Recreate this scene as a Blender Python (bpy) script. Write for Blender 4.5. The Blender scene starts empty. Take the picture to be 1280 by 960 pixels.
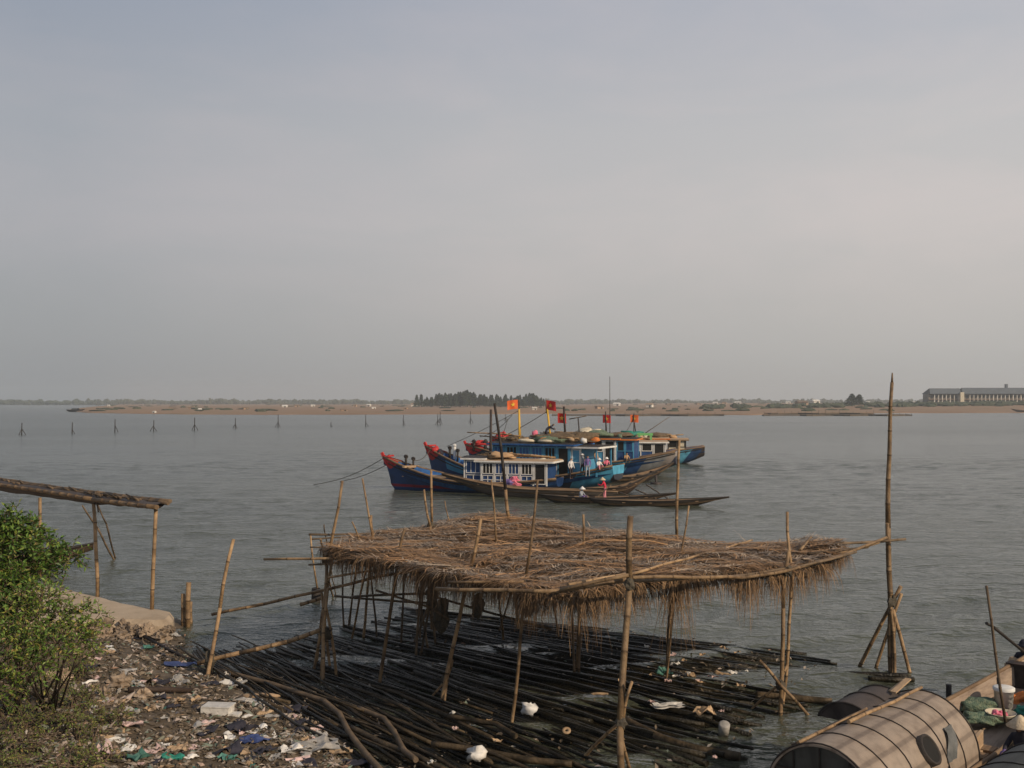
import bpy, math, random
import numpy as np
from mathutils import Vector, Matrix, noise
R = math.radians
scene = bpy.context.scene
C = scene.collection
rng = random.Random(7)

# ------------------------------------------------------------------ camera
CAMH = 6.4; FPX = 1300.0; PITCH = math.atan(23 / FPX)
cam_d = bpy.data.cameras.new('camera'); cam = bpy.data.objects.new('camera', cam_d); C.objects.link(cam)
cam.location = (0, 0, CAMH); cam.rotation_euler = (math.pi / 2 + PITCH, 0, 0)
cam_d.sensor_width = 36; cam_d.lens = FPX / 1280 * 36; cam_d.clip_start = .1; cam_d.clip_end = 12000
scene.camera = cam

def ray(px, py):
    dx = (px - 640) / FPX; dy = (480 - py) / FPX
    return Vector((dx, math.cos(PITCH) - dy * math.sin(PITCH), math.sin(PITCH) + dy * math.cos(PITCH)))
def P(px, py, z=0.0):
    d = ray(px, py); t = (z - CAMH) / d.z
    return Vector((d.x * t, d.y * t, z))
def Q(px, py, Y):
    d = ray(px, py); t = Y / d.y
    return Vector((d.x * t, Y, CAMH + d.z * t))
def lerp(a, b, t): return a + (b - a) * t
def interp(xs, ys, x): return float(np.interp(x, xs, ys))

# ------------------------------------------------------------------ materials
def nt(name):
    m = bpy.data.materials.new(name); m.use_nodes = True
    n = m.node_tree.nodes; l = m.node_tree.links
    b = n['Principled BSDF']
    return m, n, l, b
def ramp(n, stops, interp_='LINEAR'):
    r = n.new('ShaderNodeValToRGB'); r.color_ramp.interpolation = interp_
    e = r.color_ramp.elements
    while len(e) > 1: e.remove(e[-1])
    e[0].position = stops[0][0]; e[0].color = (*stops[0][1], 1)
    for p, c in stops[1:]:
        x = e.new(p); x.color = (*c, 1)
    return r
def mixc(n, l, a, b, fac, mode='MIX'):
    x = n.new('ShaderNodeMix'); x.data_type = 'RGBA'; x.blend_type = mode
    for sock, val in ((x.inputs[6], a), (x.inputs[7], b), (x.inputs[0], fac)):
        if isinstance(val, (int, float)): sock.default_value = val
        elif isinstance(val, tuple): sock.default_value = (*val, 1)
        else: l.new(val, sock)
    return x.outputs[2]
def dirt(name, c1, c2, scale=3.0, rough=.8, bump=.0, bscale=20, c3=None, obj_var=.0, island=None, stretch=(1, 1, 1), detail=6, spec=.3, metal=0.0):
    """noise mixed colour; optional per object brightness, optional per island palette"""
    m, n, l, b = nt(name)
    tc = n.new('ShaderNodeTexCoord'); mp = n.new('ShaderNodeMapping'); l.new(tc.outputs['Object'], mp.inputs[0])
    mp.inputs['Scale'].default_value = stretch
    t = n.new('ShaderNodeTexNoise'); t.inputs['Scale'].default_value = scale; t.inputs['Detail'].default_value = detail
    t.inputs['Roughness'].default_value = .65
    l.new(mp.outputs[0], t.inputs['Vector'])
    st = [(.32, c1), (.68, c2)] if c3 is None else [(.3, c1), (.5, c2), (.7, c3)]
    r = ramp(n, st); l.new(t.outputs[0], r.inputs[0]); col = r.outputs[0]
    if island:
        g = n.new('ShaderNodeNewGeometry'); r2 = ramp(n, island, 'LINEAR'); l.new(g.outputs['Random Per Island'], r2.inputs[0])
        col = mixc(n, l, col, r2.outputs[0], .72)
    if obj_var:
        oi = n.new('ShaderNodeObjectInfo'); mr = n.new('ShaderNodeMapRange'); l.new(oi.outputs['Random'], mr.inputs[0])
        mr.inputs[3].default_value = 1 - obj_var; mr.inputs[4].default_value = 1 + obj_var
        h = n.new('ShaderNodeHueSaturation'); l.new(col, h.inputs['Color']); l.new(mr.outputs[0], h.inputs['Value']); col = h.outputs[0]
    l.new(col, b.inputs['Base Color']); b.inputs['Roughness'].default_value = rough
    b.inputs['Specular IOR Level'].default_value = spec; b.inputs['Metallic'].default_value = metal
    if bump:
        t2 = n.new('ShaderNodeTexNoise'); t2.inputs['Scale'].default_value = bscale; t2.inputs['Detail'].default_value = 5
        l.new(mp.outputs[0], t2.inputs['Vector'])
        bp = n.new('ShaderNodeBump'); bp.inputs['Strength'].default_value = bump; bp.inputs['Distance'].default_value = .05
        l.new(t2.outputs[0], bp.inputs['Height']); l.new(bp.outputs[0], b.inputs['Normal'])
    return m

M = {}
M['bamboo'] = dirt('bamboo', (.075, .048, .028), (.21, .138, .074), 3.2, .6, .35, 26, c3=(.34, .235, .13), obj_var=.35, detail=9)
M['bamboo_node'] = dirt('bamboo node', (.045, .03, .018), (.15, .098, .053), 6, .8, obj_var=.2)
M['bamboo_dark'] = dirt('weathered bamboo', (.06, .045, .03), (.17, .12, .075), 2.5, .7, .3, 30, obj_var=.3)
M['wet_shaded_pole'] = dirt('wet shaded pole', (.004, .004, .0025), (.011, .0095, .005), 2.0, .38, .7, 18, c3=(.028, .021, .011), obj_var=.5, spec=.22)  # wet raft poles, shade under the shelter darkened into the colour
M['lit_pole'] = dirt('sunlit pole', (.014, .011, .006), (.045, .033, .019), 2.6, .6, .5, 18, c3=(.10, .072, .042), obj_var=.45, spec=.22)  # lighter copy of the raft pole, sunlight put into the colour
M['rope'] = dirt('rope', (.03, .028, .025), (.1, .085, .06), 30, .9)
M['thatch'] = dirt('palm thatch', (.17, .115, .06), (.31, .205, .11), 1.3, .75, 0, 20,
                   island=[(0, (.05, .030, .019)), (.2, (.21, .12, .065)), (.48, (.42, .235, .115)), (.72, (.62, .37, .18)), (.86, (.27, .20, .15)), (1, (.10, .075, .057))])
M['thatch_grey'] = dirt('grey frond', (.16, .13, .105), (.30, .25, .20), 1.3, .75, 0, 20,
                   island=[(0, (.06, .05, .042)), (.5, (.22, .175, .14)), (.85, (.42, .34, .26)), (1, (.55, .42, .29))])
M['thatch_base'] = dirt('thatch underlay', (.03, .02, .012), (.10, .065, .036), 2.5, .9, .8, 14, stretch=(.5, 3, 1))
M['thatch_fringe_shaded'] = dirt('shaded hanging thatch', (.06, .04, .022), (.14, .09, .05), 1.3, .8, 0, 20, island=[(0, (.02, .013, .008)), (.35, (.075, .045, .024)), (.75, (.18, .108, .054)), (1, (.36, .23, .12))])  # darker thatch copy, shade on the hanging edge put into the colour
M['mud'] = dirt('bank mud', (.035, .027, .017), (.085, .065, .042), 1.6, .75, .8, 9, c3=(.14, .11, .078))
M['rubble'] = dirt('rubble', (.10, .078, .055), (.26, .20, .145), 3.4, .9, 1.0, 11, c3=(.38, .31, .235), obj_var=.3)
M['concrete'] = dirt('concrete', (.24, .185, .13), (.36, .29, .21), .9, .9, .35, 10, c3=(.42, .34, .25))
M['flat'] = dirt('far flat', (.155, .098, .058), (.25, .16, .10), .018, .95, 0, c3=(.15, .13, .075), stretch=(.5, 2.5, 1))
M['mudbar'] = dirt('mud bar', (.05, .042, .03), (.12, .09, .06), .08, .9)
M['foliage_far'] = dirt('casuarina', (.018, .03, .018), (.045, .065, .036), .35, .9, obj_var=.35)
M['foliage_line'] = dirt('far woods', (.03, .045, .028), (.07, .08, .05), .05, .9)
M['bark'] = dirt('bark', (.07, .05, .035), (.15, .11, .075), 8, .9, .4, 20)
M['leaf'] = dirt('leaf', (.03, .055, .012), (.075, .12, .025), 1.8, .5, 0,
                 island=[(0, (.022, .055, .010)), (.5, (.06, .135, .02)), (.8, (.13, .22, .032)), (.92, (.21, .24, .04)), (1, (.24, .16, .05))], spec=.35)
M['leaf_mix'] = dirt('mixed leaf', (.04, .06, .013), (.09, .125, .025), 1.8, .5, 0, island=[(0, (.03, .07, .012)), (.4, (.085, .17, .025)), (.7, (.16, .25, .04)), (.88, (.26, .27, .05)), (1, (.27, .16, .06))], spec=.35)
M['leaf_weed'] = dirt('weed leaf', (.05, .075, .016), (.11, .13, .03), 1.8, .55, 0,
                 island=[(0, (.045, .08, .016)), (.5, (.11, .165, .03)), (.8, (.21, .22, .05)), (1, (.24, .14, .06))], spec=.3)
M['blue'] = dirt('dark blue paint', (.010, .032, .105), (.018, .055, .16), 1.6, .5, .2, 12, c3=(.03, .075, .19))
M['midblue'] = dirt('blue paint', (.012, .055, .18), (.035, .13, .34), 3.0, .5, .15, 12)
M['lightblue'] = dirt('light blue paint', (.05, .21, .36), (.08, .29, .46), 1.5, .5, .15, 12)
M['white'] = dirt('white paint', (.5, .5, .48), (.74, .74, .72), 2.5, .55)
M['cream'] = dirt('cream', (.45, .40, .30), (.64, .58, .45), 2.5, .7)
M['red'] = dirt('red paint', (.34, .02, .02), (.52, .04, .035), 3, .55)
M['pink'] = dirt('pink cloth', (.55, .13, .2), (.7, .2, .28), 4, .8)
M['orange'] = dirt('orange plastic', (.5, .14, .03), (.62, .22, .06), 4, .7)
M['green'] = dirt('green paint', (.12, .36, .12), (.2, .5, .18), 3, .6)
M['wood'] = dirt('boat wood', (.10, .065, .04), (.24, .165, .10), 2.0, .8, .3, 14, stretch=(.3, 3, 3))
M['wood_dark'] = dirt('tarred wood', (.014, .012, .011), (.04, .033, .028), 2.2, .65, .3, 14, stretch=(.3, 3, 3))
M['wood_grey'] = dirt('grey wood', (.036, .031, .027), (.09, .076, .064), 2.0, .8, .3, 14, stretch=(.3, 3, 3))
M['wood_inner'] = dirt('worn inner plank', (.13, .095, .068), (.27, .205, .155), 2.0, .8, .4, 10, c3=(.36, .28, .21), stretch=(.3, 3, 3))
M['rag_grey'] = dirt('grey rag', (.06, .065, .065), (.15, .155, .155), 4, .9)
M['wood_brown'] = dirt('brown hull', (.022, .015, .012), (.055, .037, .028), 2.0, .7, .3, 14, stretch=(.3, 3, 3))
M['wood_light'] = dirt('sunworn plank', (.27, .18, .11), (.45, .33, .21), 2.0, .8, .3, 10, stretch=(.3, 3, 3))
M['black'] = dirt('dark opening', (.006, .006, .006), (.014, .013, .012), 3, .8)
M['iron'] = dirt('dark iron', (.02, .018, .018), (.06, .045, .04), 6, .6)
M['yellow'] = dirt('yellow mast paint', (.5, .30, .03), (.64, .40, .06), 4, .55)
M['flag_red'] = dirt('flag cloth', (.55, .03, .03), (.66, .05, .04), 3, .8)
M['flag_backlit'] = dirt('backlit flag cloth', (.58, .10, .03), (.68, .15, .04), 3, .8)  # red flag turned orange, light shining through painted into the cloth
M['star'] = dirt('yellow star cloth', (.75, .5, .05), (.8, .55, .08), 3, .8)
M['net_green'] = dirt('green net', (.045, .085, .06), (.13, .185, .13), 12, .85, .9, 40, c3=(.26, .28, .18))
M['net_teal'] = dirt('teal tarp', (.015, .13, .10), (.03, .24, .18), 5, .6, .3, 8)
M['net_brown'] = dirt('brown net', (.08, .06, .04), (.20, .145, .09), 9, .9, .9, 30)
M['skin'] = dirt('skin', (.26, .15, .095), (.34, .20, .13), 5, .6)
M['hair'] = dirt('hair', (.01, .008, .007), (.02, .017, .015), 8, .5)
M['cloth_dark'] = dirt('dark cloth', (.015, .015, .024), (.04, .04, .055), 8, .9)
M['cloth_grey'] = dirt('grey cloth', (.2, .23, .27), (.32, .35, .4), 8, .9)
M['cloth_red'] = dirt('crimson cloth', (.45, .02, .045), (.58, .04, .075), 5, .9)
M['cloth_pink'] = dirt('rose trousers', (.6, .2, .25), (.7, .3, .34), 5, .9)
M['cloth_violet'] = dirt('violet cloth', (.13, .09, .25), (.2, .15, .34), 5, .9)
M['cloth_white'] = dirt('white cloth', (.55, .55, .55), (.7, .7, .7), 5, .9)
M['cloth_tan'] = dirt('tan cloth', (.35, .22, .12), (.45, .3, .17), 5, .9)
M['straw'] = dirt('straw hat', (.42, .33, .22), (.62, .52, .38), 14, .8, .3, 30)
M['wall_white'] = dirt('whitewash', (.5, .48, .44), (.68, .66, .6), .3, .9, obj_var=.2)
M['wall_dim'] = dirt('dim plaster', (.13, .12, .11), (.22, .20, .18), .3, .9)
M['wall_tan'] = dirt('tan wall', (.3, .2, .14), (.42, .3, .2), .3, .9, obj_var=.2)
M['roof_far'] = dirt('slate roof', (.07, .085, .105), (.10, .12, .145), .2, .8)
M['roof_tan'] = dirt('hut thatch', (.15, .11, .08), (.27, .2, .14), .6, .95, obj_var=.3)
M['glass'] = dirt('dark window', (.02, .022, .025), (.05, .055, .06), .5, .3)
M['plastic_white'] = dirt('pale plastic', (.5, .49, .46), (.72, .7, .66), 6, .5, .3, 14, obj_var=.15)
M['plastic_grey'] = dirt('grey plastic', (.22, .215, .2), (.42, .4, .37), 6, .5, .3, 14, obj_var=.2)
M['plastic_pink'] = dirt('pinkish plastic', (.42, .29, .27), (.6, .46, .43), 6, .5, .3, 14, obj_var=.2)
M['plastic_teal'] = dirt('teal plastic', (.03, .10, .085), (.08, .20, .165), 6, .5, .3, 14, obj_var=.3)
M['plastic_blue'] = dirt('blue plastic', (.018, .03, .10), (.05, .075, .20), 6, .5, .3, 14, obj_var=.2)
M['card'] = dirt('cardboard', (.28, .19, .11), (.45, .33, .21), 6, .85, .2, 14, obj_var=.25)
M['litter'] = dirt('mixed litter', (.06, .045, .03), (.2, .155, .11), 3, .8, 0,
                   island=[(0, (.025, .02, .014)), (.3, (.065, .05, .032)), (.5, (.115, .09, .06)), (.66, (.19, .155, .115)), (.76, (.29, .25, .21)), (.84, (.45, .38, .34)),
                           (.9, (.14, .17, .15)), (.95, (.12, .2, .16)), (.975, (.38, .2, .12)), (1, (.55, .53, .5))])

def mat_arch(name, c1, c2, c3, stripes):
    """woven mat roof: long overlap bands, plank grain, stains; object coords x along, y/z the section"""
    m, n, l, b = nt(name)
    tc = n.new('ShaderNodeTexCoord'); sx = n.new('ShaderNodeSeparateXYZ'); l.new(tc.outputs['Object'], sx.inputs[0])
    at = n.new('ShaderNodeMath'); at.operation = 'ARCTAN2'
    ad = n.new('ShaderNodeMath'); ad.operation = 'SUBTRACT'; l.new(sx.outputs[2], ad.inputs[0]); ad.inputs[1].default_value = .35
    l.new(ad.outputs[0], at.inputs[0]); l.new(sx.outputs[1], at.inputs[1])
    cb = n.new('ShaderNodeCombineXYZ'); l.new(sx.outputs[0], cb.inputs[0]); l.new(at.outputs[0], cb.inputs[1])
    mp = n.new('ShaderNodeMapping'); l.new(cb.outputs[0], mp.inputs[0]); mp.inputs['Scale'].default_value = (.55, 1.0, 1)
    def ma(op, a, bb):
        x = n.new('ShaderNodeMath'); x.operation = op
        for i, v in enumerate((a, bb)):
            if isinstance(v, (int, float)): x.inputs[i].default_value = v
            else: l.new(v, x.inputs[i])
        return x.outputs[0]
    wob = n.new('ShaderNodeTexNoise'); wob.inputs['Scale'].default_value = 1.4; wob.inputs['Detail'].default_value = 4; l.new(mp.outputs[0], wob.inputs['Vector'])
    ph = ma('ADD', ma('MULTIPLY', at.outputs[0], stripes * 20), ma('MULTIPLY', wob.outputs[0], .6))
    band_ = ma('MULTIPLY_ADD', ma('SINE', ph, 0), .5); band_.node.inputs[2].default_value = .5
    r = ramp(n, [(.0, c1), (.03, c1), (.12, c2), (.6, c3)]); l.new(band_, r.inputs[0])
    t = n.new('ShaderNodeTexNoise'); t.inputs['Scale'].default_value = 5.5; t.inputs['Detail'].default_value = 7; l.new(tc.outputs['Object'], t.inputs['Vector'])
    r2 = ramp(n, [(.3, (.70, .67, .64)), (.5, (.95, .94, .92)), (.68, (1.08, 1.06, 1.03))]); l.new(t.outputs[0], r2.inputs[0])
    w2 = n.new('ShaderNodeTexWave'); w2.bands_direction = 'X'; w2.inputs['Scale'].default_value = 14; w2.inputs['Distortion'].default_value = 1.5
    mp2 = n.new('ShaderNodeMapping'); l.new(cb.outputs[0], mp2.inputs[0]); l.new(mp2.outputs[0], w2.inputs['Vector'])
    r3 = ramp(n, [(0, (.95, .95, .95)), (1, (1, 1, 1))]); l.new(w2.outputs[0], r3.inputs[0])
    c = mixc(n, l, r.outputs[0], r2.outputs[0], 1.0, 'MULTIPLY'); c = mixc(n, l, c, r3.outputs[0], 1.0, 'MULTIPLY')
    l.new(c, b.inputs['Base Color']); b.inputs['Roughness'].default_value = .6
    bp = n.new('ShaderNodeBump'); bp.inputs['Strength'].default_value = .35; bp.inputs['Distance'].default_value = .02
    l.new(w2.outputs[0], bp.inputs['Height']); l.new(bp.outputs[0], b.inputs['Normal'])
    return m
M['mat_tan'] = mat_arch('woven mat tan', (.165, .13, .102), (.255, .205, .162), (.285, .233, .186), .85)
M['mat_dark'] = mat_arch('woven mat tarred', (.03, .032, .03), (.042, .046, .042), (.052, .056, .052), .6)
M['mat_brown'] = mat_arch('woven mat brown', (.03, .021, .018), (.045, .034, .028), (.06, .046, .038), .6)

def hull_mat(name, base, stripe=None, stern=None):
    """painted hull: base, one red strake, slanted bands near the stern (boat-local x from stern)"""
    m, n, l, b = nt(name)
    tc = n.new('ShaderNodeTexCoord'); sx = n.new('ShaderNodeSeparateXYZ'); l.new(tc.outputs['Object'], sx.inputs[0])
    t = n.new('ShaderNodeTexNoise'); t.inputs['Scale'].default_value = 1.5; t.inputs['Detail'].default_value = 8; l.new(tc.outputs['Object'], t.inputs['Vector'])
    r2 = ramp(n, [(.3, (.55, .55, .55)), (.65, (1.1, 1.1, 1.1))]); l.new(t.outputs[0], r2.inputs[0])
    col = base
    def math_(op, a, bb):
        x = n.new('ShaderNodeMath'); x.operation = op
        for i, v in enumerate((a, bb)):
            if isinstance(v, (int, float)): x.inputs[i].default_value = v
            else: l.new(v, x.inputs[i])
        return x.outputs[0]
    if stripe:
        z0, z1, sc = stripe
        f = math_('MULTIPLY', math_('GREATER_THAN', sx.outputs[2], z0), math_('LESS_THAN', sx.outputs[2], z1))
        col = mixc(n, l, col, sc, f)
    if stern:
        xs = math_('SUBTRACT', sx.outputs[0], math_('MULTIPLY', sx.outputs[2], -.75))     # slant
        for x0, x1, sc in stern:
            f = math_('MULTIPLY', math_('GREATER_THAN', xs, x0), math_('LESS_THAN', xs, x1))
            col = mixc(n, l, col, sc, f)
    c = mixc(n, l, col, r2.outputs[0], 1.0, 'MULTIPLY')
    l.new(c, b.inputs['Base Color']); b.inputs['Roughness'].default_value = .5
    return m

# ------------------------------------------------------------------ mesh builder
class MB:
    def __init__(s): s.v = []; s.f = []; s.m = []; s.cur = 0; s.smooth = []; s.sm = False
    def add(s, vs, fs):
        o = len(s.v); s.v += [tuple(x) for x in vs]
        for f in fs: s.f.append([o + i for i in f]); s.m.append(s.cur); s.smooth.append(s.sm)
    def quad(s, a, b, c, d): s.add([a, b, c, d], [(0, 1, 2, 3)])
    def box(s, c, size, rot=None):
        hx, hy, hz = size[0] / 2, size[1] / 2, size[2] / 2
        vs = [Vector((x, y, z)) for z in (-hz, hz) for x, y in ((-hx, -hy), (hx, -hy), (hx, hy), (-hx, hy))]
        if rot is not None: vs = [rot @ v for v in vs]
        c = Vector(c); vs = [v + c for v in vs]
        s.add(vs, [(3, 2, 1, 0), (4, 5, 6, 7), (0, 1, 5, 4), (1, 2, 6, 5), (2, 3, 7, 6), (3, 0, 4, 7)])
    def bar(s, a, b, w, h=None):
        a, b = Vector(a), Vector(b); h = h or w; d = b - a
        q = d.to_track_quat('X', 'Z').to_matrix()
        s.box((a + b) / 2, (d.length, w, h), q)
    def tube(s, pts, rad, n=7, cap=True):
        pts = [Vector(p) for p in pts]; k = len(pts)
        if isinstance(rad, (int, float)): rad = [rad] * k
        vs = []; up = Vector((0, 0, 1))
        d0 = (pts[-1] - pts[0]).normalized()
        ref = Vector((0, 0, 1)) if abs(d0.z) < .9 else Vector((1, 0, 0))
        for i, p in enumerate(pts):
            d = (pts[min(i + 1, k - 1)] - pts[max(i - 1, 0)])
            if d.length < 1e-9: d = d0
            d = d.normalized(); u = d.cross(ref)
            if u.length < 1e-6: u = Vector((1, 0, 0))
            u.normalize(); w = u.cross(d)
            for j in range(n):
                a = 2 * math.pi * j / n
                vs.append(p + (u * math.cos(a) + w * math.sin(a)) * rad[i])
        fs = []
        for i in range(k - 1):
            for j in range(n):
                fs.append((i * n + j, i * n + (j + 1) % n, (i + 1) * n + (j + 1) % n, (i + 1) * n + j))
        sm = s.sm; s.sm = True; o = len(s.v); s.add(vs, fs); s.sm = sm
        if cap:
            for ring in (tuple(o + j for j in range(n))[::-1], tuple(o + (k - 1) * n + j for j in range(n))):
                s.f.append(list(ring)); s.m.append(s.cur); s.smooth.append(False)
    def lathe(s, prof, n=16, c=(0, 0, 0), axis_rot=None):
        vs = []; c = Vector(c)
        for r, z in prof:
            for j in range(n):
                a = 2 * math.pi * j / n; v = Vector((r * math.cos(a), r * math.sin(a), z))
                if axis_rot is not None: v = axis_rot @ v
                vs.append(v + c)
        fs = [(i * n + j, i * n + (j + 1) % n, (i + 1) * n + (j + 1) % n, (i + 1) * n + j) for i in range(len(prof) - 1) for j in range(n)]
        sm = s.sm; s.sm = True; s.add(vs, fs); s.sm = sm
    def grid(s, rows):
        w = len(rows[0]); vs = [p for r in rows for p in r]
        s.add(vs, [(i * w + j, i * w + j + 1, (i + 1) * w + j + 1, (i + 1) * w + j) for i in range(len(rows) - 1) for j in range(w - 1)])
    def blob(s, c, r, seed=0, amp=.25, seg=10, rings=7, fr=1.3):
        c = Vector(c); r = Vector(r) if not isinstance(r, (int, float)) else Vector((r, r, r)); vs = []; so = Vector((seed * 3.7, seed * 1.3, seed * 2.1))
        for i in range(rings + 1):
            th = math.pi * i / rings
            for j in range(seg):
                a = 2 * math.pi * j / seg
                d = Vector((math.sin(th) * math.cos(a), math.sin(th) * math.sin(a), math.cos(th)))
                k = 1 + amp * noise.noise(d * fr + so) * 2
                vs.append(c + Vector((d.x * r.x, d.y * r.y, d.z * r.z)) * k)
        fs = [(i * seg + j, (i + 1) * seg + j, (i + 1) * seg + (j + 1) % seg, i * seg + (j + 1) % seg) for i in range(rings) for j in range(seg)]
        s.add(vs, fs)
    def prism(s, poly, z0, z1):
        n = len(poly); vs = [(x, y, z0) for x, y in poly] + [(x, y, z1) for x, y in poly]
        s.add(vs, [tuple(range(n))[::-1], tuple(range(n, 2 * n))] + [(i, (i + 1) % n, n + (i + 1) % n, n + i) for i in range(n)])
    def mesh(s, name, mats, xf=None):
        me = bpy.data.meshes.new(name)
        if isinstance(mats, str) and mats.startswith('bamboo') and max(s.m) == 1: mats = (mats, 'bamboo_node')
        vs = s.v if xf is None else [tuple(xf @ Vector(v)) for v in s.v]
        me.from_pydata(vs, [], s.f)
        for m in (mats if isinstance(mats, (list, tuple)) else [mats]): me.materials.append(M[m] if isinstance(m, str) else m)
        me.polygons.foreach_set('material_index', s.m); me.polygons.foreach_set('use_smooth', s.smooth)
        me.update(); return me

WM = {}                       # world matrix of every thing (parts share their thing's frame)
def tag(o, label=None, cat=None, group=None, kind=None):
    for k, v in (('label', label), ('category', cat), ('group', group), ('kind', kind)):
        if v: o[k] = v
    return o
def thing(name, loc, label, cat, group=None, rz=0.0):
    o = bpy.data.objects.new(name, None); C.objects.link(o); o.empty_display_size = .3
    o.location = loc; o.rotation_euler = (0, 0, rz)
    WM[o.name] = Matrix.Translation(Vector(loc)) @ Matrix.Rotation(rz, 4, 'Z')
    return tag(o, label, cat, group)
def part(name, mb, mat, parent, world=False, label=None):
    xf = WM[parent.name].inverted() if world else None
    o = bpy.data.objects.new(name, mb.mesh(name, mat, xf)); C.objects.link(o); o.parent = parent
    WM[o.name] = WM[parent.name]
    if label: o['label'] = label
    return o
def solo(name, mb, mat, loc, label=None, cat=None, group=None, kind=None, local=False, rz=0.0):
    """a thing of one mesh; mb in world coordinates unless local"""
    W = Matrix.Translation(Vector(loc)) @ Matrix.Rotation(rz, 4, 'Z')
    o = bpy.data.objects.new(name, mb.mesh(name, mat, None if local else W.inverted())); C.objects.link(o)
    o.location = loc; o.rotation_euler = (0, 0, rz); WM[o.name] = W
    return tag(o, label, cat, group, kind)
def copy_thing(o, loc, rz=0.0, label=None, group=None, scale=None):
    c = o.copy(); C.objects.link(c); c.location = loc; c.rotation_euler = (0, 0, rz)
    if scale: c.scale = scale
    if label: c['label'] = label
    if group: c['group'] = group
    for ch in list(o.children):
        d = ch.copy(); C.objects.link(d); d.parent = c
        for g in list(ch.children):
            e = g.copy(); C.objects.link(e); e.parent = d
    WM[c.name] = Matrix.Translation(Vector(loc)) @ Matrix.Rotation(rz, 4, 'Z')
    return c

def bamboo(mb, a, b, r0, r1=None, bend=.0, node=.5, n=7, seed=None):
    """slightly crooked pole with node rings"""
    a, b = Vector(a), Vector(b); r1 = r1 if r1 is not None else r0 * .75
    L = (b - a).length; k = max(3, int(L / node)); rr = random.Random(seed if seed is not None else rng.random())
    d = (b - a).normalized(); side = d.cross(Vector((rr.uniform(-1, 1), rr.uniform(-1, 1), rr.uniform(-.4, 1)))).normalized()
    pts = []; rad = []
    ph = rr.uniform(0, 6)
    for i in range(k + 1):
        t = i / k; p = a.lerp(b, t) + side * (bend * math.sin(math.pi * t) + .012 * math.sin(ph + i * 1.7) * min(1, L / 3) * (0 < i < k))
        r = lerp(r0, r1, t)
        if 0 < i < k:
            dd = d * min(.018, L / k * .1)
            pts += [p - dd, p, p + dd]; rad += [r * .97, r * 1.13, r * .97]
        else: pts.append(p); rad.append(r)
    o = len(mb.f); mb.tube(pts, rad, n)
    for s_ in range(len(pts) - 1):
        if s_ % 3: 
            for q in range(n): mb.m[o + s_ * n + q] = 1
# ------------------------------------------------------------------ sky, sun, air
SUN = Vector((.76, -.65, 0)).normalized(); ELEV = R(29)
SUNV = Vector((SUN.x * math.cos(ELEV), SUN.y * math.cos(ELEV), math.sin(ELEV)))
world = bpy.data.worlds.new('World'); scene.world = world; world.use_nodes = True
n = world.node_tree.nodes; l = world.node_tree.links; bg = n['Background']
sky = n.new('ShaderNodeTexSky'); sky.sky_type = 'NISHITA'; sky.sun_disc = False
sky.sun_elevation = ELEV; sky.sun_rotation = math.atan2(SUN.x, SUN.y); sky.dust_density = 4; sky.air_density = 1.2; sky.ozone_density = 1.5
tc = n.new('ShaderNodeTexCoord'); sx = n.new('ShaderNodeSeparateXYZ'); l.new(tc.outputs['Generated'], sx.inputs[0])
# dull overcast veil over the clear sky: greyer near the horizon, thin warm cloud bands
veil = ramp(n, [(0, (4.1, 4.08, 4.02)), (.05, (4.6, 4.5, 4.42)), (.10, (4.9, 4.72, 4.64)), (.17, (5.45, 5.2, 5.12)), (.25, (5.2, 5.1, 5.15)), (.36, (4.2, 4.4, 4.95)), (.6, (3.1, 3.4, 4.1)), (1, (2.6, 3.0, 3.8))])
l.new(sx.outputs[2], veil.inputs[0])
mp = n.new('ShaderNodeMapping'); l.new(tc.outputs['Generated'], mp.inputs[0]); mp.inputs['Scale'].default_value = (1.6, 1.6, 5.5); mp.inputs['Rotation'].default_value = (0, R(8), 0)
cl = n.new('ShaderNodeTexNoise'); cl.inputs['Scale'].default_value = 2.3; cl.inputs['Detail'].default_value = 7; cl.inputs['Roughness'].default_value = .55; cl.inputs['Distortion'].default_value = .4
l.new(mp.outputs[0], cl.inputs['Vector'])
clr = ramp(n, [(.40, (0, 0, 0)), (.66, (1, 1, 1))]); l.new(cl.outputs[0], clr.inputs[0])
band = ramp(n, [(.04, (0, 0, 0)), (.15, (.34, .34, .34)), (.25, (.34, .34, .34)), (.42, (.10, .10, .10))]); l.new(sx.outputs[2], band.inputs[0])
fac = mixc(n, l, clr.outputs[0], band.outputs[0], 1.0, 'MULTIPLY')
vc0 = mixc(n, l, veil.outputs[0], (6.9, 5.95, 5.75), fac)
lr = ramp(n, [(.22, (.74, .78, .83)), (.5, (1, 1, 1)), (.78, (1.13, 1.12, 1.10))])
mx = n.new('ShaderNodeMath'); mx.operation = 'MULTIPLY_ADD'; l.new(sx.outputs[0], mx.inputs[0]); mx.inputs[1].default_value = .72; mx.inputs[2].default_value = .5; l.new(mx.outputs[0], lr.inputs[0])
vc = mixc(n, l, vc0, lr.outputs[0], 1.0, 'MULTIPLY')
mixed = mixc(n, l, sky.outputs[0], vc, .88)
l.new(mixed, bg.inputs['Color']); bg.inputs['Strength'].default_value = .1

sl = bpy.data.lights.new('sun', 'SUN'); so = bpy.data.objects.new('sun', sl); C.objects.link(so)
sl.energy = 3.8; sl.angle = R(.6); sl.color = (1.0, .80, .58)
so.rotation_euler = (-SUNV).to_track_quat('-Z', 'Y').to_euler(); so.location = (40, -40, 60)

vs_ = scene.view_settings; scene.display_settings.display_device = 'sRGB'
vs_.view_transform = 'Standard'; vs_.look = 'None'; vs_.exposure = 0.0; vs_.gamma = 1; vs_.use_curve_mapping = False

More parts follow.
